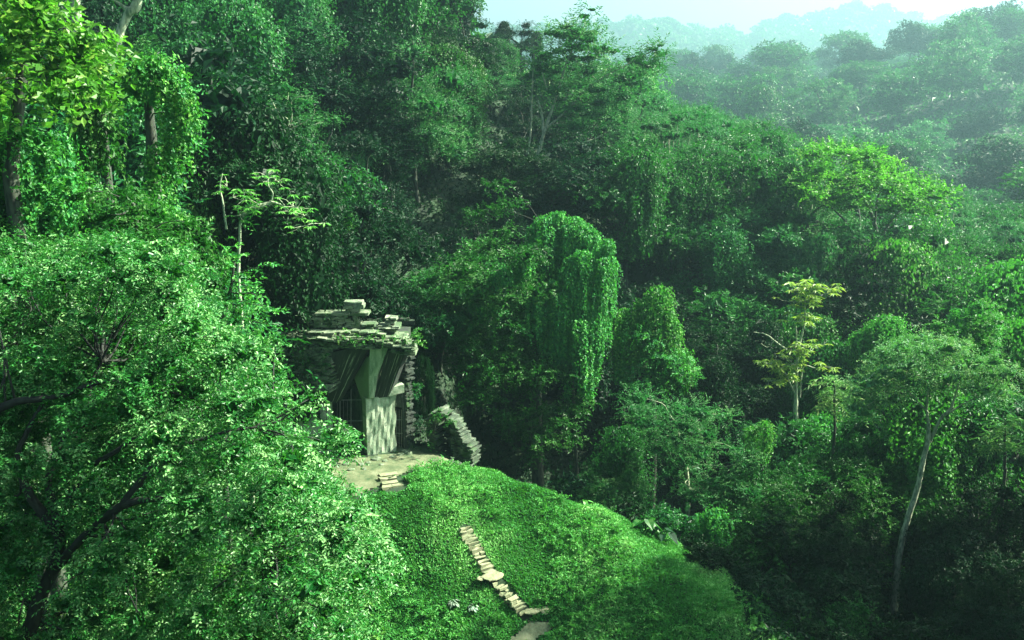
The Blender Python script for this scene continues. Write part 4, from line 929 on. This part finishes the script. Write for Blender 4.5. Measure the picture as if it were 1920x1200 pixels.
ruinplant('creeper spilling over the left half of the frieze below the roof', [(350, 400, 45.4, 18), (350, 450, 45.5, 20), (345, 510, 45.7, 24), (250, 440, 45.6, 22), (180, 450, 45.8, 24), (120, 470, 46.0, 30), (230, 500, 45.8, 26), (290, 540, 45.8, 26), (160, 540, 45.9, 36), (90, 330, 45.8, 14)], 'leaf', .11, .06, 3)
ruinplant('added dark weeds that darken the gap between the ruin and the rubble wall', [(900, 930, 48.0, 42), (895, 870, 48.2, 40), (905, 810, 48.4, 36), (925, 960, 47.9, 34), (890, 760, 48.6, 34)], 'dark', .15, .08, 6, 'gap_plant')  # added to cover the sunlit side wall and keep the gap dark
ruinplant('moss-like low plants along the front of the roof', [(460, 300, 45.25, 26), (500, 310, 45.25, 24), (420, 295, 45.3, 22), (570, 320, 45.2, 22), (610, 300, 45.2, 20), (540, 285, 45.3, 22), (760, 300, 45.3, 22), (820, 320, 45.3, 22), (690, 300, 45.3, 18), (470, 260, 45.6, 16), (650, 265, 45.6, 16)], 'vine', .07, .045, 4)
ruinplant('tufts growing on top of the rubble wall', [(1020, 750, 46.6, 36), (980, 770, 46.8, 28), (1060, 760, 46.4, 28), (960, 850, 47, 30), (960, 920, 47, 26), (1090, 800, 46.3, 22)], 'leaf', .11, .06, 5, 'wall_plant')

# ------------------------------------------------------------------ the forest
def blocked(x, y, r):
    if -16 < x < -1 and 36 < y < 53: return True
    if -13 < x < 10 and 30 < y < 48: return True
    return any((x - a) ** 2 + (y - b) ** 2 < (r + c) ** 2 for a, b, c in HERO)
ZL = {'hill': ('%s on the shaded hillside above the ruin', 'trees on the hillside above the ruin'),
      'mid': ('%s on the slope beyond the dark valley', 'trees on the slope beyond the valley'),
      'ravine': ('%s in the hollow between the draped tree and the umbrella tree', 'trees in the hollow'),
      'far': ('%s fading into haze on the far valley side', 'hazy trees across the valley'),
      'left': ('%s crowding the hillside behind the foreground tree', 'trees behind the foreground tree')}
KL = {'broad': 'round-crowned broadleaf tree', 'tall': 'tall dark narrow-crowned tree', 'fine': 'fine-leaved dense tree', 'feath': 'layered feathery tree', 'vine': 'creeper-smothered tree', 'lime': 'bright green layered tree', 'far': 'rounded tree', 'bush': 'dense bush'}
def kl(k):
    if k == 'farv': return 'creeper-hung tree'
    return next(v for a, v in KL.items() if k.startswith(a))
count = 0
def forest(x, y, kind, H, wide, zone):
    global count
    g = float(T(x, y)) - .2; h0 = 12 if kind.startswith(('far', 'tall')) else {'v': 9, 'b': 10, 'f': 10.5, 'l': 10}[kind[0]]
    if kind.startswith('bush'): h0 = 2.8
    s = H / h0; zl, gr = ZL[zone]; k = kl(kind)
    t = K[kind].place((x, y, g), rng.rand() * 6.28, (s * wide, s * wide, s), zl % k, gr if not kind.startswith('bush') else gr.replace('trees', 'bushes'))
    count += 1; return t
# jittered grid between the ruin and the ridge
yy = 53.0; row = 0
while yy < 122:
    sx = 5.4 + (yy - 53) * .030; xx = -.60 * yy - 4 + (row % 2) * sx / 2
    while xx < .60 * yy + 6:
        x = xx + rng.normal() * .8; y = yy + rng.normal() * .9; xx += sx
        if blocked(x, y, 1.8): continue
        g = float(T(x, y))
        zone = 'hill' if x < 8 else ('mid' if y > 68 else 'ravine')
        u = rng.rand()
        if zone == 'hill': kind = ['broad0', 'tall0', 'tall1', 'fine1', 'vine1', 'broad1', 'fine0', 'broad2'][int(u * 8)]
        elif zone == 'mid': kind = ['broad1', 'broad2', 'fine0', 'feather0', 'feather1', 'vine0', 'broad1', 'fine0', 'broad2'][int(u * 9)]
        else: kind = ['broad0', 'broad1', 'vine1', 'fine1', 'fine0', 'vine2'][int(u * 6)]
        H = rng.uniform(8, 13) * (1 + .004 * (y - 55)); q_ = pxof(x, y, g)[0]
        if kind.startswith('vine') and 760 < q_ < 1480 and y < 80: kind = 'broad0'
        # keep the canopy under the skyline that opens to the right
        px, _ = pxof(x, y, g)
        lim = np.interp(px, [900, 1000, 1100, 1250, 1330, 1420, 1500, 1600, 1800, 1960], [-200, 40, 90, 130, 170, 230, 280, 310, 350, 370])
        sky = np.interp(y, [53, 75, 122], [430, 250, 0]) if px > 900 else -999
        top_z = P(px, max(lim, sky), y)[2]
        H = min(H * (1.15 if zone == 'hill' else 1), top_z - g)
        if px > 830 and px < 1000 and y < 62: H = min(H, 7)
        if H < 3.5: kind = 'bush%d' % rng.randint(3); H = max(H, 2.0)
        if 1370 < px < 1480 and y < 66: continue      # the black gap in the hollow
        forest(x, y, kind, H, rng.uniform(.85, 1.15) * (1 if H > 7 else 1.3), zone)
    yy += 6.0; row += 1
n1 = count
# across the valley
yy = 140.0; row = 0
while yy < 430:
    sx = 13 + (yy - 140) * .035; xx = .05 * yy - 4
    while xx < .60 * yy + 20:
        x = xx + rng.normal() * 2.5; y = yy + rng.normal() * 3; xx += sx
        kind = ['far0', 'far1', 'far2', 'far3', 'farv', 'far0'][int(rng.rand() * 6)]
        if rng.rand() < .0: continue
        y2 = 140 + (y - 140) * 2.3 if y > 140 else y; q = y2 / y
        forest(x * q, y2, kind, q * rng.uniform(9, 17) * (1 + (yy - 140) * .0008), rng.uniform(.85, 1.25), 'far')
    yy += 17 + (yy - 140) * .07; row += 1
n2 = count
# left: trees between the foreground and the ruin's hillside
for (px, py, Y_, kind) in ((60, 120, 44, 'broad1'), (170, 60, 48, 'tall0'), (300, 30, 50, 'broad0'), (390, 130, 50, 'fine1'), (-40, 300, 36, 'broad2'), (120, 330, 38, 'vine1'), (230, 330, 42, 'broad0'), (350, 330, 45, 'vine1'), (330, 420, 46, 'broad0'), (280, 470, 42, 'fine1'), (300, 450, 38, 'vine1'), (470, 300, 56, 'broad0'), (110, 190, 33, 'fine0'), (50, 500, 33, 'fine0'), (160, 600, 33, 'fine1'), (250, 700, 34, 'fine0'), (20, 760, 32, 'fine1')):
    t = put(kind, px, py, Y_, label=ZL['left'][0] % kl(kind), group=ZL['left'][1], wide=.62 if Y_ < 47 and px > -1 and py > 150 else 1); count += 1
for (px, py, Y_, kind) in ((1640, 405, 76, 'broad1'), (1550, 385, 75, 'fine0'), (1735, 400, 73, 'broad2'), (1800, 420, 71, 'fine0'), (1590, 440, 71, 'broad0'), (1690, 450, 70, 'vine0')):
    put(kind, px, py, Y_, label='%s packed beneath the lime canopy' % kl(kind), group='trees beneath the lime canopy', wide=.8)
put('fine1', 795, 650, 50.5, label='added narrow dark tree that darkens the gap between the ruin and the rubble wall', wide=.38)  # added to hide the bright wall flank so the gap reads dark
# the shaded thicket at lower right
n_th = 0
for (px, py, Y_, kind) in ((1330, 1010, 41.5, 'bush1'), (1400, 1060, 40.5, 'bush1'), (1470, 1100, 39.5, 'bush1'), (1420, 1130, 38.3, 'bush2'), (1520, 1160, 37.5, 'bush1'), (1600, 1130, 38.5, 'bush0'), (1600, 1180, 36.5, 'bush1'), (1700, 1150, 37, 'bush1'), (1780, 1180, 36, 'bush2'), (1560, 1060, 41, 'bush1'),
                          (1480, 960, 45, 'broad0'), (1560, 900, 47, 'fine1'), (1400, 960, 46, 'bush0'), (1560, 975, 44, 'broad0'), (1800, 1085, 41, 'fine1'), (1820, 1000, 42, 'broad0'), (1600, 1050, 41.5, 'bush1'), (1900, 1060, 39, 'fine1'), (1880, 900, 45, 'broad0'), (1830, 880, 50, 'vine1'), (1940, 960, 44, 'broad0'),
                          (1840, 1130, 37, 'bush1'), (1930, 1150, 36, 'bush1'), (1150, 850, 50, 'fine0'), (1130, 900, 48, 'bush2'), (1200, 930, 46.5, 'bush1'), (1250, 950, 45, 'bush0'), (1290, 1000, 43, 'bush1'), (1170, 800, 53, 'vine1'), (1060, 900, 53, 'vine1'), (1110, 880, 51, 'bush1'),
                          (1640, 850, 50, 'broad1'), (1550, 830, 53, 'fine0'), (1480, 850, 51, 'bush0'), (1620, 760, 54, 'broad2'), (1900, 700, 53, 'broad1'), (1930, 600, 58, 'vine0'), (1850, 500, 66, 'broad1'), (1910, 490, 64, 'vine2'), (1560, 640, 62, 'vine1'), (1600, 600, 66, 'fine0'), (1540, 780, 56, 'vine0'), (1460, 790, 55, 'bush0'), (1430, 880, 49, 'bush2'), (1500, 900, 48, 'bush0')):
    kind_ = kind; lab = ('%s in the shaded thicket at lower right' if py > 820 else '%s on the near side of the dark hollow') % kl(kind)
    put(kind, px, py, Y_, label=lab, group=('bushes' if kind.startswith('bush') else 'trees') + (' in the lower thicket' if py > 820 else ' beside the hollow')); count += 1
# unseen trees beyond the right edge, stretched tall to shade hollow and slope
for (x, y, H) in ((31, 42.5, 35), (31.5, 36.5, 33), (30, 30, 30), (38, 39, 40), (27, 26, 26)):
    K['broad0'].place((x, y, float(T(x, y))), rng.rand() * 6, (1.0, 1.0, H / 9.5), 'tall dense tree beyond the right edge that shades the hollow', 'shade trees beyond the right edge')
open('/tmp/cnt.txt','w').write(repr((n1, n2, count)))

# ------------------------------------------------------------------ far hills
def hills():
    hp = [(700, 60), (1000, 62), (1140, 58), (1210, 44), (1260, 52), (1300, 70), (1335, 62), (1400, 76), (1425, 48), (1500, 38), (1570, 25), (1650, 28), (1720, 50), (1790, 44), (1850, 28), (1920, 26), (2100, 40)]
    Ps = np.linspace(860, 2080, 300); Ys = np.linspace(1300, 2150, 60)
    PX, YY = np.meshgrid(Ps, Ys)
    top = np.interp(PX, [h[0] for h in hp], [h[1] for h in hp]) + 4 * np.sin(PX * .11) + 2 * np.sin(PX * .37)
    XX = (PX - 960) / FPX * (YY * cp); ztop = CZ + YY * np.tan(np.arctan((600 - top) / FPX) - PITCH)
    f = ss(1300, 2040, YY); ZZ = -4 + (ztop + 4) * f - 60 * ss(2045, 2160, YY) + (8 * wob(XX, YY, .037, 5) + 5 * wob(XX, YY, .09, 6)) * np.clip(f * 3, 0, 1)
    V_ = np.stack([XX.ravel(), YY.ravel(), ZZ.ravel()], 1); nx_ = 300
    i_ = np.arange(59 * nx_).reshape(59, nx_)[:, :-1].ravel()
    tag(link('hills', npmesh('hills', V_, np.stack([i_, i_ + 1, i_ + nx_ + 1, i_ + nx_], 1), M['ground'], True)), kind='structure')
    rr = np.random.RandomState(4); LV = Leaves()
    m = 2600; a_ = rr.randint(0, 298, m); b_ = rr.randint(8, 54, m)
    for q in range(m):
        c = np.array([XX[b_[q], a_[q]], YY[b_[q], a_[q]], ZZ[b_[q], a_[q]]]) + np.array([rr.normal() * 3, rr.normal() * 3, rr.uniform(0, 5)])
        r = rr.uniform(8, 17); k_ = 26; d = rnd3(rr, k_); d[:, 2] = np.abs(d[:, 2])
        LV.add(c + d * [r, r, r * .8], rnd3(rr, k_), d + rnd3(rr, k_) * .4 + UP * .3, np.full(k_, 8.0) * rr.uniform(.6, 1.2, k_), np.full(k_, 5.5), np.clip(rr.rand() * .6 + rr.rand(k_) * .4, 0, 1))
    tag(link('forest', LV.mesh('forest', M['leaf'])), 'distant jungle covering the pale hazy hills on the skyline', 'forest', kind='stuff')
hills()

# ------------------------------------------------------------------ air, light, sky
SAZ = R(76); SEL = R(42)      # sun: azimuth to the right of the view direction, elevation
m, n = nt('haze_air'); pv = N(n, 'ShaderNodeVolumePrincipled'); pv.inputs['Color'].default_value = (.52, .98, 1, 1)
pv.inputs['Density'].default_value = .00052; pv.inputs['Anisotropy'].default_value = .66
o = N(n, 'ShaderNodeOutputMaterial'); n.links.new(pv.outputs[0], o.inputs['Volume'])
hx0, hx1, hy0, hy1, hz0, hz1 = -760, 1700, -180, 2450, -140, 290
hv = [(x, y, z) for z in (hz0, hz1) for (x, y) in ((hx0, hy0), (hx1, hy0), (hx1, hy1), (hx0, hy1))]
tag(link('haze', npmesh('haze', np.array(hv), np.array([(0, 3, 2, 1), (4, 5, 6, 7), (0, 1, 5, 4), (1, 2, 6, 5), (2, 3, 7, 6), (3, 0, 4, 7)]), m)), kind='stuff')

sun = bpy.data.lights.new('sun', 'SUN'); sun.energy = 5.0; sun.angle = R(.5); sun.color = (1, .96, .84)
so = bpy.data.objects.new('sun', sun); C.objects.link(so)
so.rotation_euler = (R(90) - SEL, 0, R(180) - SAZ)
so.location = (200, 80, 200)
w = bpy.data.worlds.new('World'); scene.world = w; w.use_nodes = True; wn = w.node_tree; wn.nodes.clear()
sk = wn.nodes.new('ShaderNodeTexSky'); sk.sky_type = 'NISHITA'; sk.sun_disc = False; sk.sun_elevation = SEL; sk.sun_rotation = SAZ
sk.dust_density = 4.0; sk.air_density = .7; sk.ozone_density = .3
bg = wn.nodes.new('ShaderNodeBackground'); bg.inputs[1].default_value = .06
wo = wn.nodes.new('ShaderNodeOutputWorld'); wn.links.new(sk.outputs[0], bg.inputs[0]); wn.links.new(bg.outputs[0], wo.inputs[0])
vs = scene.view_settings; vs.view_transform = 'Standard'; vs.look = 'None'; vs.gamma = 1; vs.exposure = 2.28; vs.use_curve_mapping = False
cy = scene.cycles; cy.max_bounces = 5; cy.diffuse_bounces = 2; cy.glossy_bounces = 1; cy.transmission_bounces = 2; cy.volume_bounces = 0; cy.transparent_max_bounces = 8
cy.use_denoising = True; cy.caustics_reflective = False; cy.caustics_refractive = False
